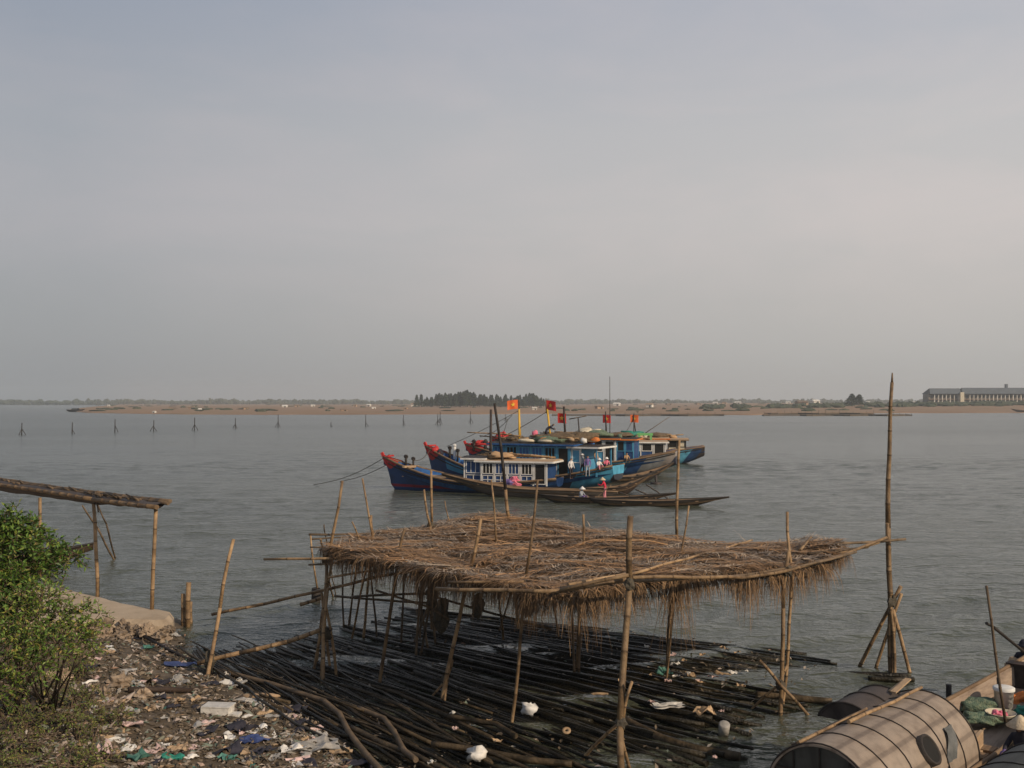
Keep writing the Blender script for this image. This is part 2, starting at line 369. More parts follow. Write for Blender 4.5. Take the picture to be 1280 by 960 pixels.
hz = MB(); hz.box((0, 1750, 29), (6400, 3900, 62)); 
hm = bpy.data.materials.new('air'); hm.use_nodes = True; hn = hm.node_tree.nodes; hn.remove(hn['Principled BSDF'])
pv = hn.new('ShaderNodeVolumePrincipled'); pv.inputs['Color'].default_value = (.80, .865, .92, 1); pv.inputs['Density'].default_value = .00024; pv.inputs['Anisotropy'].default_value = .2
hm.node_tree.links.new(pv.outputs[0], hn['Material Output'].inputs['Volume'])
M['air'] = hm
solo('haze', hz, 'air', (0, 1750, 0), kind='stuff')

# ------------------------------------------------------------------ water
def water_mat():
    m, n, l, b = nt('lagoon water')
    tc = n.new('ShaderNodeTexCoord')
    def nz(scale, sc, det, rough=.55, dist=0, rot=0):
        mp = n.new('ShaderNodeMapping'); l.new(tc.outputs['Object'], mp.inputs[0]); mp.inputs['Scale'].default_value = sc; mp.inputs['Rotation'].default_value = (0, 0, rot)
        t = n.new('ShaderNodeTexNoise'); t.inputs['Scale'].default_value = scale; t.inputs['Detail'].default_value = det; t.inputs['Roughness'].default_value = rough; t.inputs['Distortion'].default_value = dist
        l.new(mp.outputs[0], t.inputs['Vector']); return t.outputs[0]
    def ma(op, a, bb):
        x = n.new('ShaderNodeMath'); x.operation = op
        for i, v in enumerate((a, bb)):
            if isinstance(v, (int, float)): x.inputs[i].default_value = v
            else: l.new(v, x.inputs[i])
        return x.outputs[0]
    a = nz(1.0, (.42, .95, 1), 3, .5, .5, .18); c = nz(4.2, (.6, 1.1, 1), 3, .55, .3, -.12); e = nz(.26, (.45, 1, 1), 2, .5, .2, .1)
    h = ma('ADD', ma('MULTIPLY', a, 1.0), ma('ADD', ma('MULTIPLY', c, .46), ma('MULTIPLY', e, 1.3)))
    wind = nz(.021, (.35, 1.2, 1), 4, .55, .6)          # calmer and rougher streaks
    wr = n.new('ShaderNodeMapRange'); l.new(wind, wr.inputs[0]); wr.inputs[1].default_value = .35; wr.inputs[2].default_value = .65; wr.inputs[3].default_value = .55; wr.inputs[4].default_value = 1.0
    bp = n.new('ShaderNodeBump'); bp.inputs['Distance'].default_value = .28; l.new(wr.outputs[0], bp.inputs['Strength'])
    l.new(h, bp.inputs['Height']); l.new(bp.outputs[0], b.inputs['Normal'])
    t = nz(.05, (.5, 1, 1), 4); r = ramp(n, [(.3, (.050, .057, .040)), (.7, (.066, .073, .052))]); l.new(t, r.inputs[0])
    l.new(r.outputs[0], b.inputs['Base Color']); b.inputs['IOR'].default_value = 1.42; b.inputs['Specular Tint'].default_value = (.98, 1.0, .95, 1)
    sxw = n.new('ShaderNodeSeparateXYZ'); l.new(tc.outputs['Object'], sxw.inputs[0])
    rg = n.new('ShaderNodeMapRange'); l.new(sxw.outputs[1], rg.inputs[0]); rg.inputs[1].default_value = 40; rg.inputs[2].default_value = 220; rg.inputs[3].default_value = .10; rg.inputs[4].default_value = .22     # choppier offshore
    l.new(rg.outputs[0], b.inputs['Roughness'])
    return m
M['water'] = water_mat()
# one sheet to the horizon; real wavelets modelled out to 150 m
yr = np.concatenate([[1.5, 4, 7], 9 * 1.0052 ** np.arange(0, 545), np.geomspace(155, 3600, 50)])
xr = np.concatenate([[-3, -1.6, -1.0], np.linspace(-.72, .72, 620), [1.0, 1.6, 3]])
YY, XX = np.meshgrid(yr, xr, indexing='ij'); XX = XX * np.maximum(YY, 12)
wr_ = np.random.RandomState(4); ZZ = np.zeros_like(XX)
for i in range(34):
    lam = .45 * (9 ** (i / 33)); th_ = wr_.normal(R(97), .42); k_ = 2 * math.pi / lam; st_ = .043 * (1 if lam > .7 else .8)
    fade = np.clip((lam * 260 - YY) / (lam * 90), 0, 1)                    # shorter ripples die out in the distance
    mod = .65 + .35 * np.sin(XX * wr_.uniform(.05, .3) + YY * wr_.uniform(.05, .3) + wr_.uniform(0, 6))
    ph_ = k_ * (XX * math.cos(th_) + YY * math.sin(th_)) + wr_.uniform(0, 6.28) + .8 * np.sin(XX * .35 / lam ** .5 + i) 
    ZZ += st_ / k_ * mod * fade * np.sin(ph_)
calm = .62 + .38 * np.sin(YY * .13 + 1.5 * np.sin(XX * .045 + 1)) * np.sin(XX * .031 - YY * .05)
edge = np.clip((.72 - np.abs(XX / np.maximum(YY, 12))) / .05, 0, 1) * np.clip((YY - 8) / 2, 0, 1) * np.clip((150 - YY) / 40, 0, 1)
ZZ = ZZ * edge * calm; ZZ = ZZ + .35 * np.abs(ZZ) - .004
nr_, nc_ = XX.shape; vid = np.arange(nr_ * nc_).reshape(nr_, nc_)
quads = np.stack([vid[:-1, :-1], vid[:-1, 1:], vid[1:, 1:], vid[1:, :-1]], -1).reshape(-1, 4)
wm_ = bpy.data.meshes.new('water'); wm_.vertices.add(nr_ * nc_); wm_.vertices.foreach_set('co', np.stack([XX, YY, ZZ], -1).astype(np.float32).ravel())
wm_.loops.add(quads.size); wm_.loops.foreach_set('vertex_index', quads.astype(np.int32).ravel()); wm_.polygons.add(len(quads))
wm_.polygons.foreach_set('loop_start', np.arange(0, quads.size, 4, dtype=np.int32)); wm_.polygons.foreach_set('use_smooth', np.ones(len(quads), dtype=bool))
wm_.update(calc_edges=True); wm_.materials.append(M['water']); wo = bpy.data.objects.new('water', wm_); C.objects.link(wo); tag(wo, kind='structure')

# ------------------------------------------------------------------ near bank
SHORE = [(46, -27), (38, -20.5), (32, -12.5), (30.6, -9.7), (28, -8.9), (25.4, -7.7), (24, -6.3), (22.7, -5.1), (21.2, -3.9), (19.5, -3.0), (18.2, -2.6), (15, -2.0), (10, -1.2), (3, 0)]
SY = [p[0] for p in SHORE][::-1]; SXS = [p[1] for p in SHORE][::-1]
def bank_h(x, y):
    d = (interp(SY, SXS, y) - x) * .8
    nz = noise.fractal(Vector((x * .55, y * .55, 3)), 1, 2, 5) * .10 + noise.noise(Vector((x * 2.3, y * 2.3, 8))) * .035
    if d < 0: return max(-.5, d * .25) + nz * .35
    base = .03 + .10 * min(d, 2) + .15 * max(0, min(d, 7) - 2) + .05 * max(0, d - 7)
    base += .55 * math.exp(-((x + 10.6) ** 2 / 3 + (y - 23.6) ** 2 / 2.6))      # earth mound by the landing
    if y > 27: base = lerp(base, min(base, .36), min(1, (y - 27) / 1.5))
    return base + nz * min(1, .4 + d * .4)
b = MB(); b.sm = True
ys = np.concatenate([np.arange(5, 33, .16), np.arange(33, 47, .6)])
rows = []
for y in ys:
    s = interp(SY, SXS, y); row = []
    for k in range(110):
        t = k / 109; x = s + 1.6 - 30 * t ** 1.7 - 0.0
        row.append((x, y, bank_h(x, y)))
    rows.append(row)
b.grid(rows)
solo('bank', b, 'mud', (-8, 20, 0), kind='structure')

# concrete landing with broken edge
sl_poly = [(-9.3, 28.35), (-9.55, 29.4), (-10.9, 30.3), (-13.1, 32.2), (-15.2, 34.3), (-19, 38), (-26, 44.5), (-27, 41), (-19, 31), (-14, 28.3), (-12.6, 28.2), (-11.4, 28.15), (-10.3, 28.25)]
s = MB(); pp = []
for (xa, ya), (xb, yb) in zip(sl_poly, sl_poly[1:] + sl_poly[:1]):
    for k in range(10):
        x, y = lerp(xa, xb, k / 10), lerp(ya, yb, k / 10); nv = noise.noise_vector(Vector((x * 1.7, y * 1.7, 4))); pp.append((x + nv.x * .13, y + nv.y * .13, nv.z))
cxs, cys = -14.5, 31.5; np_ = len(pp)
lay = [[(x + (x - cxs) * .012, y + (y - cys) * .03, -.35) for x, y, q in pp], [(x, y, .36 + q * .08) for x, y, q in pp], [(lerp(x, cxs, .03), lerp(y, cys, .04), .485 + q * .02) for x, y, q in pp], [(lerp(x, cxs, .10), lerp(y, cys, .12), .51) for x, y, q in pp]]
s.add([v for r_ in lay for v in r_], [(i * np_ + j, i * np_ + (j + 1) % np_, (i + 1) * np_ + (j + 1) % np_, (i + 1) * np_ + j) for i in range(3) for j in range(np_)] + [tuple(range(3 * np_, 4 * np_))])
solo('concrete_landing', s, 'concrete', (-14, 31, 0), 'bare concrete landing slab at the water edge under the bamboo awning', 'landing')
rr = random.Random(5)
r0 = MB()
r0.blob((0, 0, .12), (.3, .22, .17), 3, .35, 9, 6, 1.8)
rock0 = None
def rock(x, y, sc, sq, lab, grp=None, z=None):
    m = MB(); m.blob((0, 0, 0), (sc, sc * rr.uniform(.6, .9), sc * sq), rr.random() * 50, .45, 16, 11, 2.4)
    return solo('rubble_rock', m, 'rubble', (x, y, (bank_h(x, y) if z is None else z) + sc * sq * .3), lab, 'rock', grp, local=True, rz=rr.uniform(0, 6))
for i in range(90):                                             # broken face of the landing
    x = rr.uniform(-12.6, -9.2); y = 28.2 - abs(rr.gauss(0, .28))
    rock(x, y, rr.uniform(.06, .22), rr.uniform(.5, .9), 'broken chunk of masonry heaped against the front edge of the concrete landing', 'rubble along the landing edge', rr.uniform(.05, .32))
for px, py, sc, lab in ((150, 838, .27, 'largest brown earth block on the bank below the bush'), (178, 845, .20, 'pale squared block beside the largest earth block on the bank'),
                        (100, 818, .3, 'wide grey-tan rubble lump half hidden behind the bush branches'), (130, 850, .2, 'flat tan rock at the foot of the earth mound on the bank'),
                        (190, 856, .12, 'small pale stone at the right foot of the earth blocks'), (75, 838, .24, 'orange-tinged rubble lump among the bush twigs')):
    p = P(px, py, .8); rock(p.x, p.y, sc, .6, lab)

# ------------------------------------------------------------------ far shore
def far_h(x, y):
    return 1.0 + .7 * min(1, max(0, (y - 640) / 500)) + .35 * noise.noise(Vector((x * .012, y * .012, 1))) + 3.4 * min(1, max(0, (x - 150) / 250)) * min(1, max(0, (y - 640) / 250))
shore_px = [(83, 514), (110, 516.2), (160, 517), (230, 518), (330, 518.4), (450, 518.2), (600, 517.8), (690, 517), (780, 517.2), (860, 518.2), (940, 519), (1000, 517.2), (1080, 516.6), (1180, 516.4), (1290, 516), (1500, 515.5), (1900, 514)]
f = MB(); f.sm = True; rows = []
for px, py in [(p0[0] + (p1[0] - p0[0]) * k / 6, p0[1] + (p1[1] - p0[1]) * k / 6) for p0, p1 in zip(shore_px, shore_px[1:]) for k in range(6)]:
    py += .25 * noise.noise(Vector((px * .05, 0, 0)))
    p = P(px, py, 0); row = [(p.x, p.y, -.4), (p.x, p.y + 1, .15)]
    for k in range(1, 26):
        y = p.y + 3 + (3450 - p.y) * (k / 25) ** 2.2; x = p.x * (1 + (y / p.y - 1) * (.98 if px > 200 else .82))
        row.append((x, y, far_h(x, y) * min(1, .35 + k * .15)))
    rows.append(row)
f.grid(rows)
solo('far_flat', f, 'flat', (0, 1200, 0), kind='structure')
# low mud bars off the far shore
mbm = MB()
for a, c_, w_ in ((690, 905, 10), (955, 1140, 12)):
    k = 24; top = []; bot = []
    for i in range(k + 1):
        p = P(lerp(a, c_, i / k), 519.8 + .3 * noise.noise(Vector((i * .4, a, 0))), 0); top.append((p.x, p.y + w_ * (.4 + .6 * math.sin(math.pi * i / k)), .0)); bot.append((p.x, p.y, 0))
    mid = [((t[0] + b_[0]) / 2, (t[1] + b_[1]) / 2, .75) for t, b_ in zip(top, bot)]
    mbm.grid([bot, mid, top])
solo('mud_bar', mbm, 'mudbar', (120, 500, 0), kind='structure')
# hazy woods on the horizon
fl = MB(); rr = random.Random(11)
for i in range(2600):
    px = rr.uniform(-60, 1340); Y = rr.uniform(2350, 3150)
    dens = noise.noise(Vector((px * .02, 4, 0))) + noise.noise(Vector((px * .11, 9, 0))) * .6
    hgt = 6 + 5 * rr.random() + 5 * max(-.6, dens)
    x = (px - 640) / FPX * Y; c_ = Vector((x, Y, 2.2 + hgt * .45)); wd = rr.uniform(5, 12)
    for k in range(3):
        o = Vector((rr.uniform(-wd, wd) * .5, rr.uniform(-4, 4), rr.uniform(-.4, .4) * hgt))
        fl.blob(c_ + o, (wd * .5, 4, hgt * .38), i * 3 + k, .3, 6, 4)
solo('far_woods', fl, 'foliage_line', (0, 2700, 0), kind='stuff')

# casuarina grove
def conifer(h, seed, lean=0):
    r = random.Random(seed); cr = MB()
    for i in range(620):
        t = r.random() ** .8; z = h * (.10 + .9 * t); rad = h * .30 * (1 - t) ** .75 * (.55 + .6 * noise.noise(Vector((t * 6, seed, 0))) + .3) + .12
        a = r.uniform(0, 6.28); q = r.random() ** .5; c_ = Vector((math.cos(a) * rad * q, math.sin(a) * rad * q, z)); s_ = h * r.uniform(.022, .05)
        d1 = Vector((r.gauss(0, 1), r.gauss(0, 1), r.gauss(.6, .8))).normalized() * s_ * 1.5; d2 = d1.cross(Vector((r.gauss(0, 1), r.gauss(0, 1), r.gauss(0, 1)))).normalized() * s_ * .7
        cr.quad(c_ - d1, c_ + d2, c_ + d1, c_ - d2)
    tr = MB(); tr.tube([(0, 0, 0), (.1, 0, h * .5), (0, .05, h * .96)], [h * .016, h * .011, h * .003], 6)
    return cr, tr
protos = []
rr = random.Random(21)
k = 0
def far_tree(px, top, Y, lab, grp):
    global k
    base = Q(px, 505, Y); z0 = far_h(base.x, Y); hgt = Q(px, top, Y).z - z0
    if len(protos) < 6:
        t = thing('casuarina_tree', (base.x, Y, z0), lab, 'tree', grp, rr.uniform(0, 6))
        cr, tr = conifer(15, 40 + len(protos)); part('crown', cr, 'foliage_far', t); part('trunk', tr, 'bark', t)
        t.scale = (1.15 * hgt / 15, 1.15 * hgt / 15, hgt / 15); protos.append(t); return t
    p = protos[k % 6]; k += 1
    return copy_thing(p, (base.x, Y, z0), rr.uniform(0, 6), lab, grp, (1.2 * hgt / 15, 1.2 * hgt / 15, hgt / 15))
tops = [(517, 497), (520, 494), (526, 492), (531, 497), (537, 494), (545, 493), (556, 491), (565, 491), (575, 491), (585, 488.5), (596, 491.5), (606, 493), (616, 494), (624, 494), (634, 492.5), (643, 495), (655, 493.5), (665, 490.5), (672, 494), (678, 498)]
for i in range(96):
    px = 532 + 147 * (i / 95) + rr.uniform(-1.5, 1.5)
    top = interp([t[0] for t in tops], [t[1] for t in tops], px) + rr.uniform(-.8, 3.0) + 6 * (rr.random() < .25)
    far_tree(px, top, rr.uniform(1020, 1120), 'dark feathery tree in the dense grove on the far flat behind the fishing boats', 'trees of the far grove')
far_tree(521, 493.8, 1040, 'lone dark tree at the left end of the far grove', None)
far_tree(526.5, 493, 1060, 'thin tree standing just left of the dense far grove', None)
for px, top, lab in ((1065, 492.5, 'left of the two bushy dark trees near the tall mooring pole on the far shore'), (1074, 493.5, 'right of the two bushy dark trees near the tall mooring pole on the far shore')):
    t = far_tree(px, top, 900, lab, None); t.scale = (t.scale[0] * 2.1, t.scale[1] * 2.1, t.scale[2])
# dark scrub below the long building
hb = MB()
for i in range(330):
    px = rr.uniform(880, 1330); Y = rr.uniform(800, 1000); x = (px - 640) / FPX * Y
    if noise.noise(Vector((px * .03, 2, 0))) < -.1 and px < 1080: continue
    hb.blob((x, Y, far_h(x, Y) + .8), (rr.uniform(2, 5), 2.5, rr.uniform(1.0, 2.4)), i, .35, 7, 5)
for i in range(110):
    px = rr.uniform(1085, 1340); Y = rr.uniform(850, 885); x = (px - 640) / FPX * Y; hb.blob((x, Y, far_h(x, Y) + 1.0), (rr.uniform(3, 6), 2.5, rr.uniform(1.2, 2.2)), i, .35, 7, 5)
for i in range(240):
    px = rr.uniform(120, 1120); py = rr.uniform(506.3, 514); Y = 5.2 * FPX / (py - 503); x = (px - 640) / FPX * Y
    if Y < 620 or (noise.noise(Vector((px * .02, py * .3, 0))) < -.05 and px < 800): continue
    hb.blob((x, Y, far_h(x, Y) + .2), (rr.uniform(1.5, 6), 2.0, rr.uniform(.5, 1.3)), i, .35, 7, 5)
solo('far_scrub', hb, 'foliage_line', (250, 900, 0), kind='stuff')

# long two-part building
YB = 900; x0, x1 = Q(1164, 500, YB).x, Q(1345, 500, YB).x; zb = far_h(x0, YB) - .3; ZT = Q(1200, 492.3, YB).z; ZR = Q(1200, 486, YB).z
bt = thing('long_building', (x0, YB, zb), 'long grey-roofed building with rows of pale columns on the far right shore', 'building')
m_ = MB(); m_.box((60, 8, (ZT - zb) / 2), (x1 - x0 - 2, 12, ZT - zb)); part('wall', m_, 'wall_dim', bt)
xs_b = Q(1202, 500, YB).x - x0
for a, c_, zt in ((-1.5, xs_b - 1.2, ZR), (xs_b + .2, x1 - x0 + 1, ZR + .5)):
    m_ = MB(); zz = ZT - zb; zr = zt - zb
    m_.add([(a, -1.5, zz), (c_, -1.5, zz), (c_, .6, zr + .4), (a, .6, zr + .4), (a, 17, zz), (c_, 17, zz)], [(0, 1, 2, 3), (3, 2, 5, 4), (0, 3, 4), (1, 5, 2), (0, 4, 5, 1)])
    part('roof', m_, 'roof_far', bt)
m_ = MB(); m_.box((xs_b - .6, -1.8, (ZT - zb) / 2 + .6), (3.2, 2.5, ZT - zb + 1.6)); part('stair_tower', m_, 'cream', bt)
m_ = MB(); m_.box((Q(1262, 500, YB).x - x0, 6, ZR - zb + 2.2), (2.0, 2.0, 4)); part('water_tank', m_, 'roof_far', bt)
for st in (0, 1):
    zz = .9 + st * (ZT - zb) * .5
    m_ = MB(); m_.box((60, 1.0, zz + (ZT - zb) * .5 - .55), (x1 - x0 - 2, 1.4, .35)); part('balcony_slab', m_, 'wall_tan', bt)
    xx = 1.5
    while xx < x1 - x0 - 3:
        if abs(xx - xs_b) > 2.6:
            m_ = MB(); m_.box((xx, 1.85, zz + 1.5), (2.0, .4, 2.4)); part('window', m_, 'glass', bt)
            m_ = MB(); m_.box((xx + 1.6, .3, zz + 1.3), (.6, .5, (ZT - zb) * .5 - .3)); part('column', m_, 'wall_white', bt)
        xx += 3.4

# huts and tombs scattered over the flat
huts = [(136, 508.5, 3, 3, 0), (193, 517, 4, 3, 0), (240, 511, 7, 4, 1), (250, 513, 4, 4, 0), (307, 511.5, 6, 4, 1), (356, 509.5, 6, 4, 0), (371, 509, 6, 4, 1), (391, 508.5, 5, 3, 0), (430, 513.5, 8, 4, 1), (444, 509, 4, 4, 1),
        (461, 508.5, 5, 4, 0), (467, 511, 5, 3, 0), (507, 511.5, 5, 3, 1), (518, 509, 8, 6, 2), (638, 511, 7, 5, 1), (668, 512, 6, 5, 0), (749, 511, 9, 5, 1), (771, 505.8, 8, 5, 0), (812, 509.5, 8, 7, 2), (836, 506, 7, 3, 1),
        (894, 505.5, 6, 4, 0), (905, 506, 6, 4, 1), (922, 505.5, 8, 4, 0), (873, 506, 6, 3, 1), (1002, 509.5, 13, 8, 3), (1019, 506, 9, 6, 0), (985, 506.3, 6, 3, 0), (1061, 505.6, 5, 3, 0), (1085, 505.4, 5, 3, 0), (797, 519, 4, 3, 1), (1076, 511, 6, 4, 1), (1142, 505.6, 4, 3, 0), (1240, 505.8, 7, 3, 0)]
for px, py, wpx, hpx, kind in huts:
    Y = max(560, min(1500, 5.2 * FPX / (py - 503))); x = (px - 640) / FPX * Y; z0 = far_h(x, Y) - .2
    W_ = wpx * Y / FPX; H_ = hpx * Y / FPX * .8
    lab = {0: 'small whitewashed hut or tomb out on the brown far flat', 1: 'small low thatch-roofed shack out on the brown far flat', 2: '', 3: ''}[kind]
    if px == 518: lab = 'white-walled hut at the left foot of the far grove'
    if px == 812: lab = 'tall pale hut with a bright right wall behind the flags of the moored boats'
    if kind == 3: lab = 'largest tan shack on the far flat, left of the tall mooring pole'
    if px == 193: lab = 'tiny pale hut right at the far waterline near the left end of the flat'
    t = thing('hut', (x, Y, z0), lab, 'hut', 'small huts scattered over the far flat' if kind < 2 else None, rr.uniform(-.5, .5))
    m_ = MB(); m_.box((0, 0, H_ * .35), (W_, W_ * .8, H_ * .7)); part('wall', m_, 'wall_white' if kind in (0, 2) else 'wall_tan', t)
    m_ = MB(); m_.add([(-W_ * .58, -W_ * .5, H_ * .66), (W_ * .58, -W_ * .5, H_ * .66), (W_ * .58, W_ * .5, H_ * .66), (-W_ * .58, W_ * .5, H_ * .66), (-W_ * .5, 0, H_), (W_ * .5, 0, H_)],
                      [(0, 1, 5, 4), (2, 3, 4, 5), (0, 4, 3), (1, 2, 5), (3, 2, 1, 0)]); part('roof', m_, 'roof_tan' if kind else 'wall_white', t)
    m_ = MB(); m_.box((W_ * .15, -W_ * .405, H_ * .25), (W_ * .25, .1, H_ * .5)); part('door', m_, 'black', t)

# fish trap stakes
stk = [(27, 543.5, 15), (90, 542, 14), (143.5, 540, 16), (192, 539, 14), (243, 538, 16), (294, 535.5, 13), (347.5, 534, 16), (413.5, 533.5, 6), (457, 533, 15), (504, 531.5, 13), (547, 531, 14), (550, 530.5, 16), (588, 529, 15), (632, 526, 9)]
for i, (px, py, hpx) in enumerate(stk):
    p = P(px, py, 0); sc = p.y / FPX; H_ = hpx * sc
    t = thing('fish_trap_stake', (p.x, p.y, 0), 'dark stake with slanting props standing in the water before the far flat', 'stake', 'fish trap stakes in a row across the lagoon', rr.uniform(-.3, .3))
    if hpx == 6: t['label'] = 'shortest stake stump in the row of fish trap stakes, left of the boats'
    m_ = MB(); m_.tube([(0, 0, -1), (.05, 0, H_)], [.12, .08], 6); part('post', m_, 'wood_dark', t)
    for s_ in ((-1, 1) if rr.random() > .35 else (1,)):
        m_ = MB(); m_.tube([(s_ * rr.uniform(.6, 1.2), rr.uniform(-.4, .4), -.6), (0, 0, H_ * rr.uniform(.35, .55))], [.08, .06], 5); part('brace', m_, 'wood_dark', t)
# net fences along the bars
for a, c_, nn, lab in ((1000, 1140, 18, 'low dark net fence on stakes along the mud bar near the tall pole'), (955, 1092, 16, 'second net fence on stakes close to the far right shore'), (770, 905, 12, 'low stake fence on the mud bar behind the boat flags')):
    yy = 518.2 if a == 955 else 519.9; p = P(a, yy, 0); t = thing('net_fence', p, lab, 'fence'); hh = .9 if a != 955 else 1.3
    m_ = MB(); pts = [P(lerp(a, c_, i / nn), yy + .15 * math.sin(i), 0) for i in range(nn + 1)]
    for i, q in enumerate(pts):
        m2 = MB(); m2.tube([q - Vector((0, 0, .5)), q + Vector((0, 0, hh * rr.uniform(1, 2)))], .09, 5); part('post', m2, 'wood_dark', t, True)
    for q0, q1 in zip(pts, pts[1:]):
        m_.box((q0 + q1) / 2 + Vector((0, 0, hh * .35)), ((q1 - q0).length, .06, hh * .7), (q1 - q0).to_track_quat('X', 'Z').to_matrix())
    part('net', m_, 'mudbar', t, True)
# ------------------------------------------------------------------ thatched shelter on posts
ZR0 = 2.95
roof_px = [(402, 690), (440, 672), (480, 664), (540, 657), (590, 653), (640, 650), (680, 657), (740, 664), (800, 669), (860, 674), (920, 678), (975, 680), (1012, 681), (1058, 686), (1046, 700), (985, 713), (920, 721), (860, 726), (790, 729), (740, 736), (690, 741), (645, 735), (590, 726), (540, 717), (495, 708), (440, 700)]
RP = [P(px, py, ZR0) for px, py in roof_px]
def in_roof(x, y, poly=RP):
    c = False; j = len(poly) - 1
    for i in range(len(poly)):
        a, b_ = poly[i], poly[j]
        if (a.y > y) != (b_.y > y) and x < (b_.x - a.x) * (y - a.y) / (b_.y - a.y) + a.x: c = not c
        j = i
    return c
def roof_z(x, y):
    return ZR0 + .06 * math.sin(x * .9 + y * .5) + .12 * noise.noise(Vector((x * .5, y * .5, 2))) + .07 * noise.noise(Vector((x * 1.3, y * 2.2, 5))) + .06 * math.exp(-((x + .1) ** 2 / 4 + (y - 28.5) ** 2 / 5)) + .12 * math.exp(-((x - 6.6) ** 2 / 1.2 + (y - 24) ** 2 / 1.5))
SH = thing('thatched_shelter', (1.5, 24, 0), 'big flat palm-thatched shelter on crooked bamboo posts over the floating poles', 'shelter')
rr = random.Random(3)
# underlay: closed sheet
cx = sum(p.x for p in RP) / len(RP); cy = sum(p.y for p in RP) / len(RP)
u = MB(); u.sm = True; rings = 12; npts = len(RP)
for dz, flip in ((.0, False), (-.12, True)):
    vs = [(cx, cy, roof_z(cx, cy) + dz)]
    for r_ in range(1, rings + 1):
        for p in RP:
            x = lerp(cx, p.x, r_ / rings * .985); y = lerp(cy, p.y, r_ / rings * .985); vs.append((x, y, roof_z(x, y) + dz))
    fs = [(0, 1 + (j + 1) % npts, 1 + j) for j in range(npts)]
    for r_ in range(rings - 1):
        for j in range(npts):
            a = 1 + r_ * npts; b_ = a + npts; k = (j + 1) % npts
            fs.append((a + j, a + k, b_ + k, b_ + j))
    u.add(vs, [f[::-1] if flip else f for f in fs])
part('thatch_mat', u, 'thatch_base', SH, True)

def blade(mb, p, d, up, L, w, droop, seg=2, curl=0):
    """thin leaf strip"""
    d = d.normalized(); s = d.cross(up)
    if s.length < 1e-4: s = Vector((1, 0, 0))
    s.normalize(); vs = []
    for i in range(seg + 1):
        t = i / seg; q = p + d * (L * t) - up * (droop * t * t) + s * curl * t * t
        ww = w * (1 - .85 * t) * .5; vs += [q - s * ww, q + s * ww]
    mb.add(vs, [(2 * i, 2 * i + 1, 2 * i + 3, 2 * i + 2) for i in range(seg)])
UP = Vector((0, 0, 1))
xs0, xs1 = min(p.x for p in RP), max(p.x for p in RP); ys0, ys1 = min(p.y for p in RP), max(p.y for p in RP)
def rand_roof():
    while True:
        x, y = rr.uniform(xs0, xs1), rr.uniform(ys0, ys1)
        if in_roof(x, y): return x, y
th = MB(); tg = MB()
def frond(x, y, ang, L, grey, lift, step=.045, raised=.0):
    mb = tg if grey else th
    d = Vector((math.cos(ang), math.sin(ang), 0)); sd = Vector((-d.y, d.x, 0)); pts = []
    k = int(L / step); cv = rr.uniform(-.25, .25)
    for i in range(k):
        t = i / k; q = Vector((x, y, 0)) + d * (L * t) + sd * (cv * t * t)
        if not in_roof(q.x, q.y): continue
        q.z = roof_z(q.x, q.y) + lift + raised * math.sin(math.pi * t); pts.append(q)
        for s_ in (-1, 1):
            a = R(rr.uniform(24, 40)) if not grey else R(rr.uniform(38, 62)); ll = (.46 if not grey else .34) * (1 - .45 * t) * rr.uniform(.7, 1.15)
            dd = d * math.cos(a) + sd * s_ * math.sin(a) + UP * rr.uniform(-.06, .26 if not grey else .5)
            blade(mb, q, dd, UP, ll, rr.uniform(.016, .034), rr.uniform(.02, .14), 2, rr.uniform(-.08, .08))
    if len(pts) > 2 and rr.random() < .45: mb.tube(pts, [lerp(.014, .005, i / len(pts)) for i in range(len(pts))], 4, False)
for i in range(560):
    x, y = rand_roof(); side = rr.choice((0, math.pi)); ang = side + rr.gauss(-.05, .36)
    frond(x, y, ang, rr.uniform(1.2, 2.5), rr.random() < .36, rr.uniform(.0, .15))
# fronds along the crest and right end, seen end on, more upright
for px, py, ang, L in ((700, 668, -.6, 1.6), (880, 690, -.25, 2.2), (985, 692, .4, 1.5), (820, 680, .1, 2), (960, 700, -.1, 2.2), (1000, 690, .9, 1.3), (930, 690, .3, 2), (740, 690, .2, 1.5), (700, 700, -.2, 1.8), (640, 660, .3, 1.6), (540, 664, .5, 1.6), (430, 690, .15, 2.2), (450, 680, .4, 2.), (640, 712, 0, 2), (800, 715, .1, 1.8), (990, 703, .2, 1.6), (600, 685, .1, 1.8), (860, 700, -.4, 1.8)):
    p = P(px, py, ZR0); frond(p.x, p.y, ang, L, True, .06, .045, .06)
# loose straw
for i in range(9000):
    x, y = rand_roof(); a = rr.gauss(0, .6) + rr.choice((0, math.pi))
    blade(tg if rr.random() < .22 else th, Vector((x, y, roof_z(x, y) + rr.uniform(.02, .09))), Vector((math.cos(a), math.sin(a), rr.uniform(-.05, .2))), UP, rr.uniform(.12, .6), rr.uniform(.010, .026), rr.uniform(0, .10), 2, rr.uniform(-.1, .1))
# ragged upright ends along the back edge
def edge_pts(i0, i1):
    idx = list(range(i0, i1 + 1)); return [RP[i % npts] for i in idx]
def along(poly, t):
    Ls = [(poly[i + 1] - poly[i]).length for i in range(len(poly) - 1)]; tot = sum(Ls); s_ = t * tot
    for i, L in enumerate(Ls):
        if s_ <= L or i == len(Ls) - 1:
            d = (poly[i + 1] - poly[i]).normalized(); return poly[i] + d * s_, d
        s_ -= L
back = edge_pts(0, 13)
for i in range(900):
    p, d = along(back, rr.random()); nrm = Vector((-d.y, d.x, 0)); p = p - nrm * rr.uniform(0, .5)
    p.z = roof_z(p.x, p.y) + rr.uniform(0, .06)
    blade(th if rr.random() < .6 else tg, p, d * rr.choice((-1, 1)) * rr.uniform(.3, 1) + nrm * rr.uniform(-.1, .7) + UP * rr.uniform(-.2, .35), UP, rr.uniform(.2, .6), rr.uniform(.015, .03), .08)
